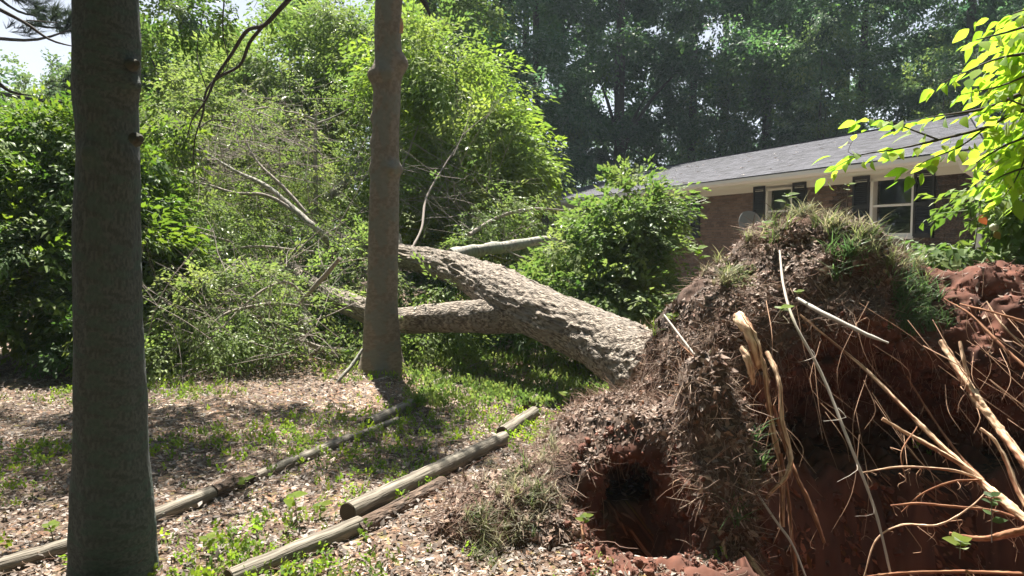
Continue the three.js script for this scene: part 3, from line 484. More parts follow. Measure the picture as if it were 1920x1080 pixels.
{ // litter, straw and twigs matted over the outside of the ball
  const r = RNG(410), out = (p, n) => cav(p.x, p.y, p.z) > (p.x < 1.15 ? .03 : .05) && (p.x < 2.9 || r() < .06) && (p.x < 2.2 || p.y > 1.2 || r() < .4);
  const flat = (n, k) => { const d = V(r() - .5, r() - .6, r() - .5).normalize(); return d.addScaledVector(n, -d.dot(n) * k); };
  const L1 = onBall(42000, 411, (p, n) => out(p, n) && noise(p.x * 4 + 5, p.y * 4, p.z * 4) * 1.3 + .6 > r()).map(([p, n]) => ({ m: frame(p.addScaledVector(n, .006), flat(n, .9), n.clone().add(V((r() - .5) * .9, (r() - .5) * .9, (r() - .5) * .9)), .35 + .85 * r() * r() + .2 * r()), c: pick(r, PAL.litter) }));
  const l = inst('leaf_litter', leafGeo(.055, .03, .35, .35), M.dry, null, L1); tag(l, 'dead brown leaves matted over the outside of the upturned root ball');
  const st = [0, 1, 2].map(k => { const q = RNG(420 + k), a = V(0, 0, 0), b = V((q() - .5) * .05, .02 * q(), .06), c = b.clone().add(V((q() - .5) * .08, -.02, .07)), d = c.clone().add(V((q() - .5) * .1, -.03 * q(), .05)); return limb([a, b, c, d], [.0022, .002, .0016, .0008], { seg: 3, rings: 6, cap: false }); });
  const L2 = onBall(15000, 412, (p, n) => out(p, n) && noise(p.x * 5, p.y * 5, p.z * 5) * 1.4 + .45 > r()), g = thing('pine_straw', 'tangle of brown straw, rootlets and bark shreds covering the root ball', null); g.userData.kind = 'stuff';
  st.forEach((s, k) => inst('strand', s, M.fibre, g, L2.filter((_, i) => i % 3 === k).map(([p, n]) => ({ m: frame(p.addScaledVector(n, .006), flat(n, .95), n.clone().add(V(r() - .5, r() - .5, r() - .5)), .4 + .8 * r()), c: pick(r, PAL.straw) }))));
}

// ---------------------------------------------------------------- standing trunks
const knots = (list) => (q, A, l) => { let d = 0; for (const [kp, R, h] of list) { const e = q.distanceTo(kp); if (e < R * 2) d += 1.7 * h * Math.exp(-(e * e) / (R * R) * 1.6); } return d; };
function standing(name, label, pts, rad, mat, K, o = {}) {
  const p = P(pts), base = p[0].clone(); base.y = gy(base.x, base.z) - .05; const t = thing(name, label, 'tree', base); const kf = knots(K);
  const all = [V(p[0].x + (o.dx || 0), base.y - .1, p[0].z), ...p.slice(1), ...(o.more || [])];
  part('trunk', localGeo(limb(all, rad, { seg: 72, step: .03, uvn: o.uvn || 2, uvl: .5, disp: (q, A, l, r) => kf(q) + (o.amp || .006) * (noise(q.x * 30, q.y * 5, q.z * 30) + .7 * noise(q.x * 60, q.y * 14, q.z * 60)) + .012 * noise(q.x * 4, q.y * 2.5, q.z * 4) + (o.flare || 0) * Math.exp(-Math.max(0, q.y - base.y) / .16) * (1 + .5 * Math.sin(A * 5 + 1)) }), t), mat, t); return t;
}
const nearK = [[at(262, 262, 3.46), .045, .05], [at(256, 122, 3.5), .05, .03], [at(247, 160, 3.5), .06, .03], [at(140, 175, 3.6), .07, .03], [at(140, 262, 3.6), .06, .03], [at(258, 298, 3.5), .06, .02], [at(160, 285, 3.42), .05, .015], [at(245, 330, 3.44), .08, .012], [at(200, 1000, 3.4), .2, .01]];
const nearTop = at(200, 0, 3.55);
const nearTree = standing('dark_tree', 'dark rough-barked trunk with stubby knots standing closest to the viewer, cut off by the frame', [[214, 1100, 3.55], [212, 1000, 3.55], [207, 760, 3.55], [203, 540, 3.55], [199, 200, 3.55], [200, 0, 3.55]], [.185, .178, .152, .141, .134, .131, .12, .1, .05], M.barkNear, nearK, { more: [V(nearTop.x - .05, 4.8, -3.6), V(nearTop.x - .1, 7, -3.5), V(nearTop.x, 11, -3.4)], flare: .012, uvn: 2, amp: .005 });
for (const [x, y, d, ex, ey, ed] of [[254, 262, 3.46, 265, 260, 3.43], [248, 122, 3.48, 257, 118, 3.45]]) part('knot', localGeo(limbPx([[x, y, d, .03], [(x + ex) / 2, (y + ey) / 2, (d + ed) / 2, .022], [ex, ey, ed, .014]], { seg: 12, rings: 8, disp: (q, A, l, r) => r * .3 * noise(q.x * 40, q.y * 40, q.z * 40) }), nearTree), std({ map: M.barkNear.map, color: rgb(.85, .68, .55), roughness: 1 }), nearTree);
const midK = [[at(700, 140, 8.95), .12, .05], [at(752, 120, 9), .14, .05], [at(722, 135, 8.86), .12, .03], [at(700, 268, 9), .1, .018], [at(733, 312, 8.88), .09, .03], [at(745, 318, 9), .09, .03], [at(704, 318, 9), .1, .02], [at(698, 222, 9), .07, .02], [at(725, 190, 8.9), .08, .015], [at(730, 318, 8.86), .05, .03]];
const midTop = at(729, 0, 9);
const midTree = standing('bare_trunk_tree', 'bare brown trunk with swollen knots and a splintered top behind the log edging', [[717, 705, 9], [716, 640, 9], [717, 540, 9], [719, 420, 9], [722, 300, 9], [726, 140, 9], [729, 0, 9]], [.245, .21, .178, .172, .158, .15, .148, .135, .11], M.barkMid, midK, { more: [V(midTop.x + .03, 4.8, -9), V(midTop.x + .05, 5.25, -9)], flare: .08, amp: .003 });
part('splinter', localGeo(limbPx([[752, 62, 8.86, .02], [753, 48, 8.85, .022], [752, 34, 8.87, .01]], { seg: 8, rings: 8, disp: (q, A) => .006 * Math.sin(A * 4) }), midTree), std({ color: rgb(.5, .3, .17), roughness: 1 }), midTree);
part('branch', localGeo(limbPx([[740, -30, 8.95, .05], [775, -20, 8.9, .035], [798, 8, 8.85, .03], [806, 30, 8.8, .012]], { seg: 10 }), midTree), M.twigDark, midTree);

// ---------------------------------------------------------------- leafy trees and shrubs
function leafy(name, label, cat, pos, blobs, o) {   // blobs relative to the world; trunk from pos to height o.h
  const t = thing(name, label, cat, pos, o.group), r = RNG(o.seed), h = o.h, R = o.r, top = V(pos.x + (r() - .5) * .6, h, pos.z + (r() - .5) * .6);
  const tr = (g) => localGeo(g, t);
  if (h) { const mid = pos.clone().lerp(top, .5).add(V((r() - .5) * .3, 0, (r() - .5) * .3)); part('trunk', tr(limb([pos.clone().add(V(0, -.2, 0)), pos.clone().add(V(0, .3, 0)), mid, top], [R * 1.5, R * 1.1, R * .8, R * .25], { seg: 14, step: .25, disp: (q, A, l, r0) => r0 * .12 * noise(q.x * 6, q.y * 3, q.z * 6) })), o.bark || M.farBark, t); }
  for (const b of blobs.slice(0, o.limbs ?? 7)) for (let k = 0; k < (o.per ?? 1); k++) { const e = V(b[0] + (r() - .5) * b[3], b[1] + (r() - .2) * b[4], b[2] + (r() - .5) * b[5]), s = h ? pos.clone().lerp(top, clamp((e.y - pos.y) / (h - pos.y) * .55, .15, .9)) : pos.clone().add(V((r() - .5) * .3, 0, (r() - .5) * .3)), m = s.clone().lerp(e, .5).add(V(0, (o.archB ?? .25) * s.distanceTo(e) * .3, 0)); part(h ? 'branch' : 'stem', tr(limb([s, m, e], [(o.br || R * .45), (o.br || R * .45) * .6, (o.br || R * .45) * .2], { seg: 7, step: .25, cap: false })), o.bark || M.farBark, t); }
  const list = crownList(blobs, o.pal, o.seed + 1, o), inv = new THREE.Matrix4().makeTranslation(-pos.x, -pos.y, -pos.z); for (const e of list) e.m.premultiply(inv);
  inst('crown', o.spray, o.mat || M.leaf, t, list); return t;
}
const gp = (x, z) => V(x, gy(x, z), z);
const BL = (px, py, d, sx, sy, sz, n, c) => { const q = at(px, py, d), k = d / F; return [q.x, q.y, q.z, sx * k, sy * k, sz, n, c]; };
// the dense hedge shrub behind the near trunk
leafy('evergreen_shrub', 'tall glossy evergreen shrub with many stems behind the dark trunk', 'shrub', gp(-5.3, -9.6), [BL(60, 290, 10.9, 120, 75, .9, 480, 34), BL(200, 290, 11, 110, 75, .9, 430, 30), BL(70, 390, 10.3, 130, 85, .8, 560, 38), BL(225, 390, 10.5, 95, 85, .8, 560, 28), BL(70, 490, 9.7, 130, 80, .8, 760, 38), BL(230, 480, 10, 90, 90, .8, 520, 26), BL(-60, 420, 10, 110, 180, 1.2, 700, 36), BL(60, 580, 9.5, 120, 60, .8, 420, 26), BL(215, 580, 9.8, 80, 60, .8, 340, 22)], { seed: 501, h: 0, r: .05, br: .03, limbs: 6, per: 3, archB: 0, pal: PAL.hedge, spray: SP.hedge, mat: M.waxy, size: 1.15, bark: std({ color: rgb(.14, .1, .08), roughness: .9 }) });
leafy('low_shrub', 'small pale-leaved shrub at the foot of the evergreen beside the dark trunk', 'shrub', gp(-4.9, -8.8), [BL(125, 655, 8.7, 40, 50, .35, 130, 9)], { seed: 505, h: 0, r: .02, br: .008, limbs: 1, per: 4, pal: PAL.mid, spray: SP.bush, mat: M.waxy, size: .8 });
// the bush in front of the house
leafy('leafy_bush', 'rounded bright green bush between the fallen trunk and the house', 'bush', gp(1.35, -9.9), [BL(1170, 425, 9.7, 80, 60, .7, 440, 34), BL(1090, 500, 9.6, 90, 65, .7, 440, 30), BL(1215, 485, 9.5, 62, 75, .6, 380, 28), BL(1190, 368, 9.8, 40, 34, .35, 80, 10), BL(1240, 390, 9.8, 26, 34, .3, 50, 7), BL(1110, 430, 9.9, 40, 26, .4, 60, 8), BL(1160, 570, 9.2, 120, 50, .7, 520, 26), BL(1050, 560, 9.8, 80, 50, .6, 300, 14)], { seed: 511, h: 0, r: .03, br: .018, limbs: 5, per: 3, archB: 0, pal: PAL.light.concat(PAL.light, PAL.mid), spray: SP.bush, size: 1.0 });
// light green tree leaning behind the fallen crown
leafy('young_tree', 'sunlit yellow-green tree with drooping leaves behind the bare brown trunk', 'tree', gp(-1.3, -16.5), [BL(830, 170, 15.5, 130, 110, 1.6, 800, 36), BL(900, 290, 15, 100, 100, 1.3, 600, 28), BL(780, 330, 15, 100, 100, 1.3, 460, 24), BL(900, 375, 14.5, 75, 70, 1, 280, 18), BL(720, 90, 17, 90, 90, 1.3, 330, 20), BL(975, 320, 15, 40, 50, .7, 90, 8)], { seed: 521, h: 5.2, r: .1, pal: PAL.light.concat(PAL.bright), spray: SP.drop, size: 1.05, droop: .35, bark: M.twig, per: 2, br: .03 });
leafy('young_tree', 'pale green sapling thicket tree behind the arching fallen limbs', 'tree', gp(-4.4, -18), [BL(560, 170, 18, 110, 100, 1.5, 600, 30), BL(430, 210, 17.5, 100, 90, 1.5, 500, 24), BL(640, 90, 18.5, 90, 90, 1.4, 380, 22), BL(320, 250, 16.5, 90, 80, 1.2, 380, 20), BL(500, 300, 16.5, 120, 70, 1.2, 340, 18)], { seed: 531, h: 5.5, r: .09, pal: PAL.light, spray: SP.drop, size: 1.15, droop: .3, bark: M.twig, per: 2, br: .03 });
// a small dead sapling
{ const t = thing('dead_sapling', 'thin bare grey sapling standing among the fallen branches', 'sapling', groundAt(592, 560).setComponent(2, -13)); t.position.copy(at(592, 470, 13)); t.position.y = gy(t.position.x, -13); const q = t.position; part('trunk', localGeo(limb([q.clone(), at(592, 360, 13), at(591, 270, 13), at(593, 205, 13)], [.045, .04, .032, .02], { seg: 8 }), t), M.barkSmooth, t); for (const b of [[[592, 232, 13, .018], [620, 222, 13, .014], [662, 200, 13, .006]], [[592, 226, 13, .018], [560, 212, 13, .014], [527, 206, 13, .012], [524, 185, 13, .006]]]) part('branch', localGeo(limbPx(b, { seg: 6 }), t), M.barkSmooth, t); }
// trees far behind on the open side
const openT = [
  [-20, -34, 9, 'hazy round tree far off under the bright sky beyond the evergreen shrub', 3.4], [-14.5, -29, 8, 'hazy tree showing between the dark trunk and the sky gap', 3], [-11.5, -33, 9.5, 'tall mid green tree behind the arching hanging branch', 3.4],
  [-7, -28, 10.6, 'tall sunlit tree above the pale sapling thicket', 3.2], [-3.2, -30, 17, 'tall dense tree just beside the top of the bare brown trunk', 3.4], [-1.6, -35, 15.5, 'tree with a sky gap beside the dark woods', 2.6], [-9.5, -23, 8.5, 'bushy mid green tree behind the fallen crown', 2.6], [-16, -22, 6.5, 'low leafy tree peeping over the evergreen shrub', 2.4],
];
openT.forEach(([x, z, h, label, rad], i) => { const r = RNG(600 + i), bl = []; const y0 = gy(x, z); for (let k = 0; k < 8; k++) { const t = (k + .5) / 8, w = rad * (1.15 - .75 * t) * (.6 + .5 * r()); bl.push([x + (r() - .5) * rad * 1.2 * (1 - .5 * t), y0 + h * (.12 + .82 * t), z + (r() - .5) * rad * 1.2, w, h * .11, w, 95, 9]); } leafy('broadleaf_tree', label, 'tree', gp(x, z), bl, { seed: 610 + i * 3, h: h * .95, r: .16, pal: i < 2 || i === 7 ? PAL.far.concat(PAL.light) : PAL.mid.concat(PAL.light), spray: SP.far, size: .8, group: 'trees behind the fallen crown', clump: .45 }); });
// pine at the upper edge, with its dark boughs reaching in
{
  const p = gp(-13.5, -20), t = thing('pine_tree', 'soft-needled pine behind the evergreen shrub with bare sloping boughs', 'tree', p), r = RNG(660), list = [];
  part('trunk', localGeo(limb([p, V(-13.5, 6, -20), V(-13.4, 13, -20)], [.22, .18, .06], { seg: 12, step: .3 }), t), M.farBark, t);
  const needle = mergeGeometries(Array.from({ length: 46 }, (_, i) => { const q = RNG(670 + i), d = V(q() - .5, q() - .5, .25 + q()).normalize(); return new THREE.BufferGeometry().setAttribute('position', new THREE.Float32BufferAttribute([-.006, 0, .0, .006, 0, .0, 0, 0, .24], 3)).setAttribute('normal', new THREE.Float32BufferAttribute([0, 1, 0, 0, 1, 0, 0, 1, 0], 3)).applyMatrix4(frame(V(0, 0, q() * .25), d, V(q() - .5, 1, q() - .5), 1)); }));
  for (let k = 0; k < 26; k++) { const a = r() * 6.28, y = 4 + 9 * r(), L = 3.4 * (1.1 - (y - 4) / 12) * (.7 + .5 * r()), s = V(-13.5, y, -20), e = s.clone().add(V(Math.cos(a) * L, -.2 + .5 * r(), Math.sin(a) * L)), m = s.clone().lerp(e, .5).add(V(0, -.25, 0)); part('branch', localGeo(limb([s, m, e], [.05, .035, .012], { seg: 6, rings: 8, cap: false }), t), M.farBark, t); for (let i = 0; i < 34; i++) { const f = .3 + .75 * r(), q = s.clone().lerp(e, f).add(V((r() - .5) * .7, (r() - .4) * .5, (r() - .5) * .7)); list.push({ m: frame(q.sub(p), e.clone().sub(s).normalize().add(V((r() - .5) * 1.3, (r() - .2), (r() - .5) * 1.3)), UP, 1.1 + .7 * r()), c: pick(r, [[.05, .09, .04], [.08, .12, .05]]) }); } }
  inst('crown', needle, M.leaf, t, list);
}
// the dark woods behind the house
const woods = [
  [-1.5, -36, 'dark tree at the edge of the woods left of the forked trunk'], [1.2, -41, 'dark leaning tree of the woods above the far roof end'], [5.6, -40, 'forked dark trunk tree rising behind the far end of the roof'], [9.6, -42, 'dark woodland tree above the middle of the roof'], [12.4, -38, 'dark woodland tree above the plumbing vent'], [16.5, -37, 'dark woodland tree above the second window'], [20.5, -35, 'dark woodland tree above the ridge vent'], [24.5, -33, 'dark woodland tree behind the bright hanging leaves'], [28, -31, 'dark woodland tree at the frame edge behind the bright leaves'],
  [.8, -45, 'tall woodland tree filling the gap behind the leaning tree'], [6.5, -47, 'tall woodland tree behind the forked trunk'], [13, -48, 'tall woodland tree deep behind the roof middle'], [20, -47, 'tall woodland tree deep behind the ridge vent'], [27, -44, 'tall woodland tree deep behind the bright leaves'], [34, -40, 'tall woodland tree beyond the frame edge'],
];
woods.forEach(([x, z, label], i) => {
  const r = RNG(700 + i), bl = [], h = 17 + 4 * r() + (i > 8 ? 4 : 0), y0 = gy(x, z), rad = 3.3 + .8 * r();
  for (let k = 0; k < 26; k++) { const t = (k + .5) / 26, R = rad * (.5 + .8 * Math.sin(.35 + t * 2.5)), a = k * 2.4 + r(), q = R * (.35 + .75 * r()), w = 1.05 + .8 * r(); if (i === 2 && Math.sin(a) > -.1 && t < .7) continue; bl.push([x + Math.cos(a) * q, y0 + h * (.05 + .92 * t) + (r() - .5), z + Math.sin(a) * q, w, w * .62, w, i > 8 ? 85 : 62, 5]); }
  leafy('woodland_tree', label, 'tree', gp(x, z), bl, { seed: 720 + i * 3, h: h * .97, r: i === 2 ? .34 : .2 + .08 * r(), pal: i % 3 === 1 ? PAL.woods.concat(PAL.mid) : i % 3 === 2 ? PAL.woods.map(c => c.map(v => v * .75)) : PAL.woods, spray: SP.far, mat: M.gloss, size: .92, group: 'woods behind the house', clump: .42 });
});
// lighter understory trees along the edge of the woods
[[10.5, -38.5, 9, 'pale understory tree at the wood edge above the far end of the roof'], [13.2, -33, 10, 'lighter green tree in front of the dark woods above the plumbing vent'], [16.8, -30, 8, 'lighter green tree at the wood edge behind the ridge'], [-2.6, -27, 5.5, 'low light tree between the leaning tree and the far roof end'], [22, -29, 9.5, 'lighter green tree behind the bright hanging leaves']].forEach(([x, z, h, label], i) => {
  const r = RNG(770 + i), bl = [], y0 = gy(x, z); for (let k = 0; k < 12; k++) { const t = (k + .5) / 12, a = k * 2.4, q = 1.5 * (1.1 - .7 * t), w = .75 + .5 * r(); bl.push([x + Math.cos(a) * q, y0 + h * (.15 + .85 * t), z + Math.sin(a) * q, w, w * .6, w, 46, 5]); }
  leafy('understory_tree', label, 'tree', gp(x, z), bl, { seed: 780 + i * 3, h: h * .95, r: .09, pal: PAL.woods.concat(PAL.light), spray: SP.far, mat: M.gloss, size: .62, clump: .45 });
});
// the bright leaves hanging into the frame beside the house: each leaf a part
{
  const t = thing('leafy_branch_tree', 'slender tree with brilliant yellow-green leaves reaching in beside the house', 'tree', gp(3.3, -3.3)); const r = RNG(801), base = t.position.clone();
  part('trunk', localGeo(limb([base.clone(), V(3.2, 1.6, -3.3), V(3.0, 3.2, -3.3), V(2.9, 4.4, -3.4)], [.05, .04, .03, .012], { seg: 10 }), t), M.twig, t);
  const LG = [leafGeo(.1, .05, .16, .25, 6), leafGeo(.085, .052, .26, .4, 6), leafGeo(.11, .054, .1, .05, 6), leafGeo(.07, .044, .3, .15, 6), leafGeo(.095, .046, .2, -.15, 6), leafGeo(.06, .03, .35, .5, 6)];
  const mats = [[.27, .46, .035], [.34, .52, .04], [.2, .38, .03], [.4, .54, .05]].map(c => { const m = M.glow.clone(); m.color = rgb(...c); return m; });
  const TW = [   // px, py, depth, radius; then leaf count
    [[[2010, 150, 3.1, .012], [1925, 172, 3.0, .009], [1844, 204, 2.95, .006], [1768, 216, 2.9, .003], [1720, 225, 2.88, .001]], 16],
    [[[1990, 190, 3.1, .012], [1900, 213, 3, .008], [1850, 238, 2.95, .006], [1760, 262, 2.9, .005], [1680, 280, 2.86, .003], [1610, 292, 2.83, .002], [1555, 320, 2.82, .001]], 34],
    [[[1760, 262, 2.9, .004], [1700, 240, 2.88, .003], [1660, 225, 2.86, .002], [1625, 222, 2.85, .001]], 14],
    [[[1850, 238, 2.95, .004], [1800, 275, 2.9, .003], [1740, 300, 2.86, .002], [1700, 325, 2.84, .001]], 18],
    [[[1990, 235, 3, .008], [1930, 255, 2.95, .005], [1880, 275, 2.92, .004], [1830, 305, 2.9, .002]], 18],
    [[[2000, 90, 3.0, .01], [1930, 100, 2.95, .007], [1870, 110, 2.9, .004], [1800, 140, 2.86, .002], [1765, 155, 2.84, .001]], 20],
    [[[2000, 40, 2.9, .01], [1940, 45, 2.86, .006], [1890, 60, 2.82, .004], [1830, 75, 2.8, .002]], 18],
    [[[1990, 130, 2.95, .008], [1930, 140, 2.9, .005], [1880, 160, 2.88, .003], [1800, 178, 2.85, .001]], 18],
    [[[2000, 0, 2.85, .008], [1950, 10, 2.82, .005], [1900, 25, 2.8, .002]], 12],
    [[[2000, 300, 2.9, .008], [1940, 310, 2.88, .005], [1890, 325, 2.86, .003], [1850, 345, 2.85, .001]], 16],
    [[[1930, 255, 2.95, .004], [1920, 300, 2.9, .003], [1900, 345, 2.88, .002], [1880, 370, 2.87, .001]], 14],
    [[[1610, 292, 2.83, .002], [1590, 285, 2.82, .001], [1600, 262, 2.82, .001]], 5],
    [[[2010, 70, 3.2, .008], [1950, 85, 3.15, .006], [1900, 120, 3.1, .003], [1880, 150, 3.05, .001]], 16],
    [[[2010, 200, 2.8, .008], [1960, 210, 2.78, .005], [1900, 190, 2.76, .003], [1860, 175, 2.75, .001]], 14],
    [[[2000, 350, 3, .008], [1950, 345, 2.95, .005], [1915, 380, 2.92, .002]], 10],
  ];
  const extra = []; for (let i = 0; i < 320; i++) { const px = 1925 - 150 * r() * r(), py = 30 + 330 * r(), k = clamp((px - 1740 - Math.abs(py - 190) * .35) / 90); if (r() > k) continue; const p = at(px, py, 2.9 + .5 * r()); extra.push({ m: frame(p.sub(base), V(-.5 + (r() - .5) * 1.4, -.2 - .5 * r(), (r() - .5)), V((r() - .5) * .9, .6 + .4 * r(), -.75 + (r() - .5) * .7), .42 + .48 * r()), c: pick(r, [[.34, .5, .035], [.25, .43, .03], [.4, .54, .045]]) }); }
  inst('foliage', leafGeo(.098, .053, .16, .12, 6), M.glow, t, extra);
  const trunkAt = V(3.0, 3.0, -3.3);
  for (const [p, n0] of TW) { const n = Math.round(n0 * 1.15);
    const pts = P(p), c = new THREE.CatmullRomCurve3(pts); const tw = part('twig', localGeo(limb(pts, p.map(a => a[3]), { seg: 6, step: .05, cap: false }), t), M.twigDark, t);
    if (p[0][0] > 1985) part('branch', localGeo(limb([trunkAt.clone().add(V(0, (p[0][1] < 160 ? .4 : -.2), 0)), trunkAt.clone().lerp(pts[0], .5).add(V(0, .1, 0)), pts[0]], [.018, .015, p[0][3]], { seg: 6 }), t), M.twigDark, t);
    for (let i = 0; i < n; i++) {
      const u = .12 + .88 * (i + .5) / n, q = c.getPoint(u), T = c.getTangent(u), side = V(-T.z, .1, T.x).normalize().multiplyScalar(i % 2 ? 1 : -1);
      const d = T.clone().multiplyScalar(.7 + .4 * r()).addScaledVector(side, .5 + .6 * r()).add(V((r() - .5) * .6, -.15 - .5 * r(), (r() - .5) * .6)).normalize(), up = r() < .8 ? V((r() - .5) * .9, .55 + .4 * r(), -.75 + (r() - .5) * .7) : V((r() - .5) * .7, .8, (r() - .5));
      const off = d.clone().multiplyScalar(.015 + .05 * r()); const m = part('leaf', LG[Math.floor(r() * 6)], mats[Math.floor(r() * 4)], t); m.applyMatrix4(frame(q.clone().add(off).sub(base), d, up, .42 + .48 * r()));
    }
  }
}
// darker shrub with broad leaves by the downspout
leafy('broadleaf_shrub', 'dark shrub with broad glossy leaves in front of the white downspout', 'shrub', gp(3.85, -6.6), [BL(1895, 475, 6.3, 50, 45, .5, 90, 12), BL(1815, 492, 6.3, 45, 18, .35, 36, 8), BL(1900, 400, 6.2, 45, 60, .4, 70, 9), BL(1960, 440, 6.4, 60, 90, .5, 160, 12), BL(1825, 380, 6.2, 18, 40, .25, 12, 4), BL(1760, 470, 6.4, 45, 16, .3, 30, 5)], { seed: 841, h: 0, r: .02, br: .011, limbs: 5, per: 2, archB: 0, pal: PAL.mid.concat(PAL.light, PAL.hedge), spray: spray(9, .3, .11, .066, 19, { branch: .16, thick: .1, tilt: 1, stem: .004 }), mat: M.waxy, size: 1 });
{ const t = thing('round_bud', 'pale round fruit hanging among the shrub leaves by the downspout', 'fruit', at(1864, 426, 6)); part('fruit', new THREE.SphereGeometry(.034, 20, 14).scale(1, .92, 1), std({ color: rgb(.55, .6, .42), roughness: .5 }), t); part('stalk', limb([V(0, .03, 0), V(.01, .07, 0), V(.05, .12, -.03)], [.004, .004, .003], { seg: 5 }), M.twig, t);
  for (const [x, y, d, c, s, lab] of [[1828, 416, 6, [.42, .12, .04], 1, 'rusty red leaf beside the downspout above the dirt bank'], [1856, 447, 6, [.4, .26, .05], .8, 'tan withered leaf hanging under the pale round fruit']]) { const L = part('withered_leaf', leafGeo(.09 * s, .075 * s, .2, .2, 6), phys({ color: rgb(...c), roughness: .9, transmission: .4, side: 2 }), null); L.position.copy(at(x + 8, y - 12, d)); L.rotation.set(1.2, .6, .3); tag(L, lab, 'leaf'); } }

// ---------------------------------------------------------------- dark boughs hanging in from trees overhead
{
  const p = gp(-8.2, -6.5), t = thing('overhanging_tree', 'tree beyond the frame whose dark twiggy bough hangs between the two trunks', 'tree', p), r = RNG(870);
  part('trunk', localGeo(limb([p, V(-8, 4, -6.5), V(-7.8, 10, -6.6)], [.26, .2, .1], { seg: 16 }), t), M.barkNear, t);
  const b = (arr, mat) => part('branch', localGeo(limbPx(arr, { seg: 7, step: .05 }), t), mat || M.twigDark, t);
  part('branch', localGeo(limb([V(-8, 5, -6.5), V(-5, 6, -6.6), V(-3.4, 5.2, -6.4), at(545, -5, 6.3)], [.09, .07, .04, .022], { seg: 9 }), t), M.twigDark, t);
  b([[545, -5, 6.3, .022], [520, 22, 6.3, .02], [494, 48, 6.3, .018], [465, 56, 6.2, .016], [435, 100, 6.2, .014], [405, 145, 6.15, .012], [385, 190, 6.1, .009], [360, 225, 6.1, .006], [350, 262, 6.1, .003]]);
  b([[492, 50, 6.3, .015], [468, 80, 6.35, .014], [450, 122, 6.35, .013], [410, 145, 6.3, .012], [388, 168, 6.3, .01], [380, 215, 6.25, .008], [366, 258, 6.2, .006], [362, 320, 6.2, .004], [366, 356, 6.2, .002]]);
  b([[420, 0, 6.4, .006], [418, 60, 6.4, .005], [428, 110, 6.4, .004]]); b([[385, 190, 6.1, .006], [365, 185, 6.1, .004], [340, 205, 6, .002]]); b([[388, 168, 6.3, .005], [375, 130, 6.3, .004], [370, 90, 6.4, .003], [382, 20, 6.4, .003]]); b([[405, 145, 6.15, .005], [425, 130, 6.15, .004], [432, 100, 6.15, .002]]);
  b([[-30, 5, 5.5, .016], [0, 18, 5.5, .014], [50, 45, 5.5, .011], [95, 75, 5.5, .008], [150, 90, 5.5, .003]]); b([[-40, 140, 6, .02], [-5, 155, 6, .016], [20, 172, 6, .012], [60, 180, 6, .004]]); b([[50, 38, 5.5, .005], [80, 40, 5.5, .004], [108, 43, 5.5, .002]]); b([[440, 230, 6.4, .004], [400, 225, 6.4, .006], [372, 240, 6.2, .005]]);
  part('branch', localGeo(limb([V(-8, 3.4, -6.5), V(-6, 3.4, -6), at(-40, 140, 6)], [.06, .04, .02], { seg: 7 }), t), M.twigDark, t); part('branch', localGeo(limb([V(-8, 4.4, -6.5), V(-6, 3.9, -5.8), at(-30, 5, 5.5)], [.06, .04, .016], { seg: 7 }), t), M.twigDark, t);
  const list = crownList([BL(330, 40, 7, 80, 50, .6, 70, 14), BL(310, 130, 6.8, 60, 60, .5, 40, 9), BL(430, 20, 6.8, 80, 30, .5, 34, 8), BL(340, 220, 6.6, 50, 60, .4, 36, 8)], PAL.mid.concat(PAL.light), 879, { size: .38 }).concat(crownList([[-5.4, 7.6, -9.6, 2.0, 1.1, 1.3, 420, 18], [-3.0, 6.8, -9.4, 1.5, .8, 1.1, 280, 12], [-5.6, 7, -8.3, 1.2, .7, 1.0, 130, 8], [-8, 9.6, -8, 2.2, 2, 2.2, 520, 22], [-6.6, 7, -7, 1.5, 1, 1.5, 200, 10]], PAL.mid, 880, { size: .7 }));
  const inv = new THREE.Matrix4().makeTranslation(-p.x, -p.y, -p.z); for (const e of list) e.m.premultiply(inv); inst('crown', SP.tree, M.leaf, t, list);
}
// woods around and behind the viewer, which shade everything from that side
[[-3.5, 3.6, 'close behind the viewer on the evergreen side'], [2.6, 3.2, 'close behind the viewer on the house side'], [-7, 5, 'behind the viewer on the evergreen side'], [-1.5, 7, 'straight behind the viewer'], [4, 6, 'behind the viewer on the house side'], [9, 4, 'beside the house yard behind the viewer'], [-12, 1, 'on the open side behind the dark trunk'], [13, -2, 'beyond the dirt bank outside the frame'], [-14, -9, 'beyond the overhanging tree outside the frame'], [16, -11, 'at the near end of the house outside the frame'], [1, 13, 'deep in the woods behind the viewer'], [-9, 12, 'deep in the woods behind the evergreen side'], [10, 12, 'deep in the woods behind the house side']].forEach(([x, z, where], i) => {
  const r = RNG(900 + i), bl = [], h = 13 + 4 * r(), rad = 3.4; for (let k = 0; k < 8; k++) { const t = (k + .5) / 8, w = rad * (.7 + .5 * Math.sin(t * 2.6)) * (.6 + .35 * r()); bl.push([x + (r() - .5) * rad * 1.2, h * (.08 + .9 * t), z + (r() - .5) * rad * 1.2, w, h * .12, w, 110, 9]); }
  leafy('broadleaf_tree', 'tall broadleaf tree standing ' + where, 'tree', gp(x, z), bl, { seed: 920 + i * 3, h: h * .95, r: .2, pal: PAL.dark.concat(PAL.mid), spray: SP.far, size: 1.15, limbs: 4, clump: .5, group: 'trees outside the view' });
});
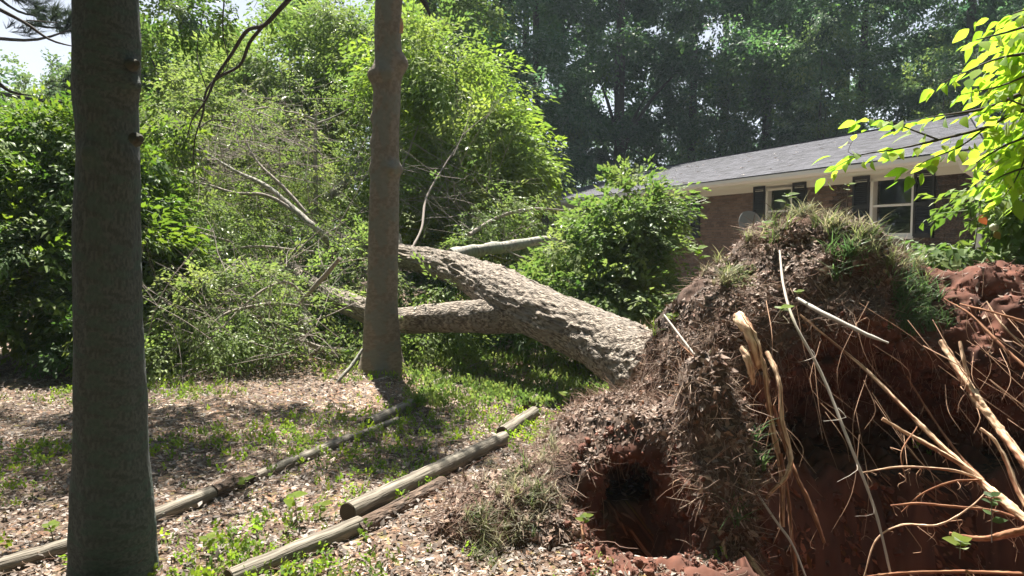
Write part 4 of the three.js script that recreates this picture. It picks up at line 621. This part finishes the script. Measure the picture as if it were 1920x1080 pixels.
// undergrowth that closes the foot of the woods and the back of the clearing
{
  const bl = []; const r = RNG(950); for (let i = 0; i < 34; i++) { const x = -26 + i * 1.75, z = x > -2.5 && x < 11 ? -40 - 4 * r() : -27 - 8 * r() - (x > -2.5 ? 5 : 0); bl.push([x, gy(x, z) + .9 + r() * .8, z, 1.6, 1.3 + r(), 1.2, 60, 7]); }
  tag(inst('undergrowth', SP.far, M.leaf, null, crownList(bl, PAL.mid.concat(PAL.dark), 951, { size: .7 })), 'tangled undergrowth closing the foot of the woods beyond the clearing');
  const b2 = [BL(560, 540, 13, 240, 70, 1.4, 420, 26), BL(330, 560, 12, 110, 70, 1.2, 260, 18), BL(860, 620, 11.5, 180, 45, 1, 360, 24), BL(1010, 600, 11, 120, 50, .8, 300, 16), BL(900, 500, 13.5, 140, 60, 1, 260, 16), BL(180, 600, 11, 90, 50, .8, 160, 12)];
  tag(inst('undergrowth', SP.bush, M.leaf, null, crownList(b2, PAL.mid, 955, { size: 1.15 })), 'shadowy low greenery under and behind the fallen trunk');
}

// ---------------------------------------------------------------- edging timbers
const endM = std({ map: tex(64, 64, (u, v) => { const e = Math.hypot(u - .5, v - .5) * 2, n = .5 + .5 * Math.sin(e * 34 + 2 * tile(u, v, 1, 1, 5)); return [.26 + .1 * n, .22 + .08 * n, .18 + .06 * n]; }, true), roughness: 1 });
function timber(label, a, b, r, o = {}) {
  const A = groundAt(...a), B = groundAt(...b); A.y += r * (o.lift ?? .8); B.y += r * (o.lift2 ?? o.lift ?? .8);
  const c = A.clone().lerp(B, .5), t = new THREE.Group(); const m = limb([A, A.clone().lerp(B, .33).add(V(0, o.sag || 0, 0)), A.clone().lerp(B, .66).add(V(0, o.sag || 0, 0)), B], [r, r, r, r * (o.taper || 1)], { seg: 24, step: .05, uvn: 1, uvl: .8, disp: (q, An, l, r0) => (o.rough || .003) * (noise(q.x * 14, q.y * 14, q.z * 14) + noise(q.x * 40, q.y * 40, q.z * 40)) - (Math.sin(An) > .9 || Math.sin(An) < -.9 ? 0 : 0) - .004 * smooth(.75, 1, Math.abs(noise(q.x * 3, An * 3, q.z * 3))) });
  const g = thing('edging_log', label, 'log', c, 'weathered logs edging the path'); part('log', localGeo(m, g), o.mat || M.timber, g); if (!o.mat) { const dir = A.clone().sub(B).normalize(); part('cut_end', localGeo(limb([A.clone().addScaledVector(dir, -.002), A.clone().addScaledVector(dir, .004)], [r * .96, r * .93], { seg: 24, rings: 2, disp: q => -.003 * Math.abs(noise(q.x * 60, q.y * 60, q.z * 60)) }), g), endM, g); } return g;
}
timber('near weathered log entering at the bottom edge beside the dark trunk', [-20, 1083], [132, 1034], .042);
timber('mossy log emerging from behind the dark trunk, ending in rot', [240, 1000], [402, 934], .045);
timber('crumbling rotten brown log piece joining two sound logs', [398, 936], [475, 902], .045, { rough: .016, mat: M.rotten });
timber('long thin log running from the rotten piece past a leafy seedling', [470, 904], [655, 826], .038, { lift: .5 });
timber('half sunken log among litter leading to the bare trunk', [650, 828], [745, 790], .034, { lift: .25 });
timber('log with dark cut end lying in front of the bare brown trunk', [692, 802], [800, 752], .05);
timber('short pale log stub just beyond the bare trunk shadow', [806, 732], [850, 715], .05);
timber('short log in shade under the fallen limb', [868, 703], [925, 685], .05);
timber('lower long log coming up from the bottom edge', [430, 1098], [675, 995], .05, { lift: .6 });
timber('longest round log with a dark cut end, in the middle of the weedy ground', [652, 985], [945, 832], .055, { lift: 1.3, lift2: .8 });
timber('old sunken log lying half under the longest round log', [668, 1002], [830, 912], .05, { lift: .35, mat: M.rotten });
timber('short round log beyond the longest log, dark end toward the viewer', [942, 822], [1002, 782], .055);
timber('far short log with split end near the root ball', [988, 768], [1046, 732], .052);
// sticks
function stick(name, label, cat, arr, mat, o = {}) { const p = P(arr), t = thing(name, label, cat, p[0]); part(o.part || 'stem', localGeo(limb(p, arr.map(a => a[3]), { seg: o.seg || 8, step: .04, disp: (q, A, l, r) => r * .25 * noise(q.x * 30, q.y * 30, q.z * 30) }), t), mat, t); return t; }
const hangV = stick('vine', 'long pale vine hanging straight across the dark root hollow', 'vine', [[1462, 470, 4.72, .006], [1470, 540, 4.45, .008], [1490, 605, 4.25, .008], [1540, 700, 4.1, .008], [1592, 830, 3.9, .008], [1640, 955, 3.75, .007], [1672, 1085, 3.6, .006]], M.vine);
{ const r = RNG(990); for (const [x, y, d] of [[1462, 592, 4.3], [1515, 655, 4.15], [1565, 765, 3.98], [1600, 870, 3.84], [1630, 940, 3.76]]) { const s = at(x + 6, y, d); part('side_twig', localGeo(limb([s, s.clone().add(V(.05 * (r() - .3), -.06 * r(), .03)), s.clone().add(V(-.06 - .06 * r(), -.02 - .06 * r(), .05))], [.003, .002, .001], { seg: 4 }), hangV), M.vine, hangV); } }
stick('vine', 'short white vine slanting down below the leafy root ball face', 'vine', [[1382, 848, 4.02, .005], [1408, 905, 3.95, .006], [1450, 970, 3.85, .006], [1485, 1020, 3.78, .006], [1512, 1085, 3.7, .006]], M.vine);
stick('vine', 'pale runner lying on the lit flank of the root ball', 'vine', [[1245, 590, 5.15, .006], [1275, 630, 4.95, .007], [1310, 675, 4.75, .007], [1345, 720, 4.6, .005]], M.vine);
stick('stick', 'pale broken stick jutting out of the overhang above the hollow', 'stick', [[1495, 560, 4.7, .012], [1530, 580, 4.55, .014], [1580, 605, 4.4, .013], [1625, 627, 4.3, .012], [1666, 643, 4.22, .007]], M.twigPale);
stick('stick', 'bare grey stick leaning against the foot of the bare trunk', 'stick', [[618, 736, 8.3, .018], [640, 708, 8.4, .022], [660, 685, 8.55, .022], [680, 655, 8.7, .018]], M.barkSmooth);
stick('stick', 'dark upright stick stuck in the soil left of the small hole', 'stick', [[1008, 1085, 3.72, .01], [1006, 1040, 3.75, .012], [1000, 1010, 3.85, .01], [996, 985, 3.95, .007]], M.twig);
stick('stick', 'pale twig lying across the front lip of the small hole', 'stick', [[1190, 1042, 3.78, .005], [1215, 1048, 3.75, .006], [1250, 1046, 3.72, .004]], M.vine);
stick('stick', 'thin reddish stalk standing at the edge of the small hole', 'stick', [[1098, 1045, 3.8, .006], [1094, 1010, 3.85, .007], [1090, 985, 3.9, .006]], M.rootRed);

// ---------------------------------------------------------------- ground cover
{
  const r = RNG(1001), litter = [], weeds = [], onArea = (n, f) => { for (let i = 0; i < n; i++) { const z = -2.6 - 10.5 * Math.pow(r(), 1.5), x = (r() - .5) * 2 * (-z * .72 + .6); f(x, z); } };
  onArea(60000, (x, z) => { if (sdf(x, gy(x, z) + .02, z) < 0 || (x > .35 && x < 1.1 && z < -3.7 && z > -4.7) || (x > 1.1 && x < 5 && z < -2.9) || (Math.hypot((x - .95) / .8, (z + 3.68) / .34) < .8 && r() < .6)) return; litter.push({ m: frame(V(x, gy(x, z) + .01 + .02 * r(), z), V(r() - .5, (r() - .5) * .5, r() - .5), V((r() - .5) * .9, 1, (r() - .5) * .9), .5 + .9 * r() * r()), c: pick(r, PAL.dry) }); });
  tag(inst('leaf_litter', leafGeo(.05, .026, .35, .35), M.dry, null, litter), 'dry curled leaves covering the woodland floor');
  onArea(26000, (x, z) => { const m = fbm(x * .9 + 4, 1, z * .9, 3) + .28 * smooth(1.6, 0, Math.abs(x + .2 - (z + 6.5) * -.15)) * smooth(-3.6, -6, z) - .24 + .26 * smooth(-4.5, -6.5, z) - .12 * smooth(-2.2, -4, x); if (r() > smooth(.0, .35, m) * .9 + .03 || sdf(x, gy(x, z) + .02, z) < .05 || pit(x, z) < -.05) return; weeds.push({ m: frame(V(x, gy(x, z) + .015, z), V(r() - .5, .3 + .7 * r(), r() - .5), V(r() - .5, .6, r() - .5), .4 + .7 * r()), c: pick(r, r() < .7 ? PAL.bright : PAL.light) }); });
  tag(inst('ground_weeds', SP.weed, M.leaf, null, weeds), 'small bright green weeds sprouting through the leaf litter');
  const needles = []; onArea(14000, (x, z) => { if (sdf(x, gy(x, z) + .02, z) < 0 || x > 1.1 && x < 5 && z < -2.9) return; needles.push({ m: frame(V(x, gy(x, z) + .02, z), V(r() - .5, (r() - .5) * .25, r() - .5), UP, .4 + .9 * r() * r()), c: pick(r, PAL.straw) }); });
  tag(inst('pine_straw', limb([V(0, 0, 0), V(.02, .004, .06), V(-.01, 0, .13), V(.02, -.004, .19)], [.002, .0022, .0018, .001], { seg: 3, rings: 5, cap: false }), M.fibre, null, needles), 'thin brown twigs and pine straw scattered over the woodland floor');
  // taller green growth under the trunk and around the far logs
  const tall = []; for (let i = 0; i < 1100; i++) { const px = 760 + 420 * r(), py = 640 + 110 * r(), p = groundAt(px, py + 25); if (sdf(p.x, p.y + .1, p.z) < .1) continue; const k = .8 + .8 * r(); tall.push({ m: frame(p.add(V(0, .06, 0)), V((r() - .5), .8, (r() - .5)), V(r() - .5, .3, r() - .5), k), c: pick(r, PAL.light) }); }
  tag(inst('ground_weeds', SP.weed, M.leaf, null, tall), 'lush green weeds growing under the fallen trunk by the far logs');
  // grass tufts
  const blade = (h, bend) => { const pos = [], idx = []; for (let i = 0; i <= 4; i++) { const t = i / 4, w = .004 * (1 - t * t) + .0004, y = h * t * (1 - .25 * bend * t), z = h * bend * t * t * .8; pos.push(-w, y, z, w, y, z); if (i) { const a = (i - 1) * 2; idx.push(a, a + 1, a + 2, a + 1, a + 3, a + 2); } } return geoFrom(pos, idx); };
  const tuft = (n, h, seed) => { const q = RNG(seed); return mergeGeometries(Array.from({ length: n }, () => blade(h * (.5 + .7 * q()), .3 + 1.1 * q()).applyMatrix4(new THREE.Matrix4().makeRotationY(q() * 6.28).setPosition((q() - .5) * .06, 0, (q() - .5) * .06)))); };
  const T = tuft(12, .19, 61), tufts = (name, label, pts, pal, s) => tag(inst(name, T, M.leaf, null, pts.map(p => ({ m: new THREE.Matrix4().compose(p, new THREE.Quaternion().setFromEuler(new THREE.Euler((r() - .5) * .9, r() * 6.28, (r() - .5) * .9)), V(1, 1, 1).multiplyScalar(s * (.6 + .7 * r()))), c: pick(r, pal) }))), label);
  const hits = (list) => list.flatMap(([x, y, sx, sy, n]) => Array.from({ length: n }, () => hitBall(x + (r() + r() - 1) * sx, y + (r() + r() - 1) * sy)).filter(Boolean));
  tufts('grass', 'dry pale grass growing along the crest of the root ball', hits([[1500, 405, 80, 20, 22], [1640, 450, 60, 40, 24], [1700, 500, 60, 40, 34], [1560, 430, 100, 40, 14], [1340, 510, 60, 40, 16], [1440, 440, 50, 30, 12]]), PAL.grass, .8);
  tufts('grass', 'green grass hanging from the shaded overhang of the root ball', hits([[1590, 500, 40, 30, 26], [1720, 600, 70, 40, 40], [1690, 560, 60, 30, 30], [1420, 860, 20, 30, 5], [1385, 970, 20, 20, 5]]), [[.08, .16, .05], [.12, .2, .06]], .9);
  tufts('grass', 'wispy mixed grass at the foot of the root ball beside the weedy ground', hits([[950, 930, 70, 80, 34], [1020, 850, 40, 40, 16], [930, 1020, 70, 50, 26], [1010, 960, 50, 50, 14], [900, 980, 70, 60, 18]]), PAL.grass.concat([[.36, .32, .22], [.4, .36, .25]]), .55);
  tufts('grass', 'bright grass along the sunlit back slope behind the fallen trunk end', hits([[1225, 590, 20, 50, 14], [1260, 540, 30, 30, 10]]), PAL.grass.concat(PAL.bright), .6);
  // red clods along the front lip
  const cl = []; for (let i = 0; i < 700; i++) { const x = .3 + 1.4 * r(), z = -3.68 + (r() - .5) * .5; if (pit(x, z) < -.3) continue; cl.push({ m: frame(V(x, gy(x, z) + .03, z), V(r() - .5, r() - .5, r() - .5), V(r(), r(), r()), .12 + r() * r() * r() * 1.3), c: pick(r, [[.17, .065, .04], [.13, .05, .032], [.1, .045, .03]]) }); }
  const ck = new THREE.IcosahedronGeometry(.025, 2); { const q = ck.attributes.position; for (let i = 0; i < q.count; i++) { const k = 1 + .45 * noise(q.getX(i) * 60, q.getY(i) * 60, q.getZ(i) * 60); q.setXYZ(i, q.getX(i) * k, q.getY(i) * k * .8, q.getZ(i) * k); } ck.computeVertexNormals(); }
  tag(inst('soil_clods', ck, M.fibre, null, cl), 'crumbled red clay clods on the front lip of the root hole');
  tag(inst('soil_clods', ck, M.fibre, null, onBall(9000, 1007, (p, n) => p.x > 2.7 && cav(p.x, p.y, p.z) > -.05).map(([p]) => ({ m: frame(p, V(r() - .5, r() - .5, r() - .5), V(r(), r(), r()), .12 + r() * r() * r() * r() * 1.5), c: pick(r, [[.17, .065, .04], [.14, .054, .034], [.12, .05, .032]]) }))), 'crumbly red clay clods covering the dirt bank');
  tag(inst('soil_clods', ck, M.fibre, null, onBall(7000, 1011, (p, n) => cav(p.x, p.y, p.z) < .12).map(([p]) => ({ m: frame(p, V(r() - .5, r() - .5, r() - .5), V(r(), r(), r()), .12 + r() * r() * r() * 1.6), c: pick(r, [[.17, .065, .04], [.13, .05, .032], [.12, .045, .028]]) }))), 'damp red clay crumbs clinging inside the dark hollow under the root ball');
  { const pc = [], ps = []; for (let i = 0; i < 5200; i++) { const x = .9 + 3.9 * r(), z = -2.7 - 3 * r(); if (pit(x, z) > -.06 || sdf(x, gy(x, z) + .03, z) < 0) continue; pc.push({ m: frame(V(x, gy(x, z) + .03 + .03 * r(), z), V(r() - .5, r() - .5, r() - .5), V(r(), r(), r()), .15 + r() * r() * r() * 2.2), c: pick(r, [[.17, .065, .04], [.13, .05, .032], [.1, .042, .028]]) });
      if (i % 7 === 0) { const p = V(x, gy(x, z) + .02, z), d = V((r() - .5) * .8, .1 + .6 * r(), (r() - .5) * .8), L = .1 + .35 * r() * r(), R = .0015 + .003 * r() * r(), a = p.clone().addScaledVector(d, L); ps.push(limb([p, a, a.clone().add(V((r() - .5) * L, -.3 * L, (r() - .5) * L))], [R, R * .8, R * .4], { seg: 4, rings: 5, cap: false })); } }
    tag(inst('soil_clods', ck, M.fibre, null, pc), 'loose red clay lumps on the walls and floor of the root hole');
    tag(part('root_debris', mergeGeometries(ps), std({ color: rgb(.36, .22, .14), roughness: .9 })), 'torn thin rootlets poking from the soil inside the root hole', null, null, 'stuff'); }
  { const br = onBall(150, 1013, (p, n) => n.z > -.2 && p.y > .1).map(([p, n]) => { const L = .06 + .2 * r() * r(), R = .002 + .005 * r() * r(), d = n.clone().add(V(r() - .5, r() - .7, r() - .5)).normalize(), a = p.clone().addScaledVector(d, L * .5); return limb([p.addScaledVector(d, -.03), a, a.clone().add(V((r() - .5) * L * .6, -.3 * L, (r() - .5) * L * .4))], [R, R * .9, R * .6], { seg: 6, rings: 5 }); }); const m = part('broken_roots', localGeo(mergeGeometries(br), fallen), M.rootRed, fallen); m.userData.kind = 'stuff'; }
  // moss patches: thousands of tiny cushions
  const moss = (label, x, y, sx, sy, n, col) => tag(inst('moss', ck, M.fibre, null, hits([[x, y, sx, sy, n]]).map(p => ({ m: frame(p.add(V(0, .004, 0)), V(r() - .5, r() - .5, r() - .5), V(r(), r(), r()), .35 + .3 * r()), c: pick(r, col) }))), label);
  moss('dark olive moss cushion on the upper flank of the root ball', 1385, 520, 36, 22, 500, [[.09, .11, .02], [.06, .08, .02], [.12, .12, .03]]);
  moss('yellow-green moss where the fallen trunk enters the root ball', 1158, 692, 22, 18, 260, [[.22, .24, .03], [.16, .18, .03]]);
  // seedlings, each its own thing
  const seedGeo = [leafGeo(.075, .055, .12, .15, 6), leafGeo(.06, .042, .15, .2, 6)];
  function seedling(label, p, h, n, pal, s = 1, lean = V(0, 0, 0), cat = 'seedling') {
    const t = thing('seedling', label, cat, p), tip = V((r() - .5) * .04, h, (r() - .5) * .04).add(lean); part('stem', limb([V(0, -.02, 0), tip.clone().multiplyScalar(.5), tip], [.003, .0025, .0015], { seg: 5 }), M.twig, t);
    const mats = [0, 1].map(() => { const m = M.glow.clone(); m.color = pick(r, pal); return m; });
    for (let i = 0; i < n; i++) { const q = tip.clone().multiplyScalar(1 - .75 * (i / n) * (i / n)), a = i * 2.4, d = V(Math.cos(a), .25 + .3 * r(), Math.sin(a)); const m = part('leaf', seedGeo[i % 2], mats[i % 2], t); m.applyMatrix4(frame(q, d, V((r() - .5) * .4, 1, .35), s * (.75 + .45 * r()))); }
  }
  const B2 = PAL.bright;
  seedling('broad-leaved seedling in litter between the two log rows', groundAt(558, 985), .17, 6, B2); seedling('low leafy sprout just above the longest log near the bottom', groundAt(600, 970), .08, 6, B2, .8);
  seedling('leafy sprout beside the rotten joint of the log row', groundAt(458, 918), .07, 5, B2, 1); seedling('bright sprout low at the bottom between dark trunk and lower log', groundAt(395, 1040), .08, 8, B2, .8);
  seedling('clump of bright leaves at the foot of the dark trunk', groundAt(100, 1010), .08, 8, B2, .7); seedling('upright sprout beside the far end of the longest log', groundAt(1062, 775), .2, 9, B2, 1);
  seedling('sprout growing at the lip of the small hole', at(1092, 990, 3.88), .06, 6, B2, .6); seedling('thin plant rising from the lit flank of the root ball', hitBall(1438, 470) || at(1438, 470, 4.9), .2, 8, B2, .9);
  seedling('tall thin sprout on the very top of the root ball', hitBall(1585, 402) || at(1585, 402, 5.2), .2, 4, B2, .9); seedling('yellowish sprout on the crest left of the first window', hitBall(1470, 405) || at(1470, 405, 5.2), .14, 6, B2, 1);
  seedling('sprout with yellow-green leaves halfway down the lit flank', hitBall(1262, 612) || at(1262, 612, 5.1), .08, 6, B2, 1); seedling('small pair of leaves hanging over the dark hollow beside the pale vine', at(1462, 588, 4.26), .03, 4, B2, 1); seedling('tiny leaf tuft at the tip of the broken stick', at(1495, 556, 4.66), .03, 4, B2, .6);
  seedling('pale-leaved plant at the bottom beneath the thick side roots', at(1800, 1040, 3.55), .06, 7, B2, 1); seedling('blue-green leafy plant growing by the thickest side root', at(1860, 1010, 3.55), .2, 9, PAL.mid, .8); seedling('yellow-leaved sprout at the foot of the bare brown trunk', groundAt(655, 690), .22, 16, B2, 1.5);
  seedling('ivy-like plant with pale leaves beside the thick pale roots', at(1345, 780, 4.4), .22, 14, PAL.light, .6, V(-.02, 0, .03)); seedling('leafy runner on the ball face under the moss', at(1335, 700, 4.55), .12, 8, B2, .7); seedling('yellow-green shrublet at the crest behind the trunk end', hitBall(1312, 498) || at(1312, 498, 5.4), .12, 9, B2, 1);
}
renderer.render(scene, camera);
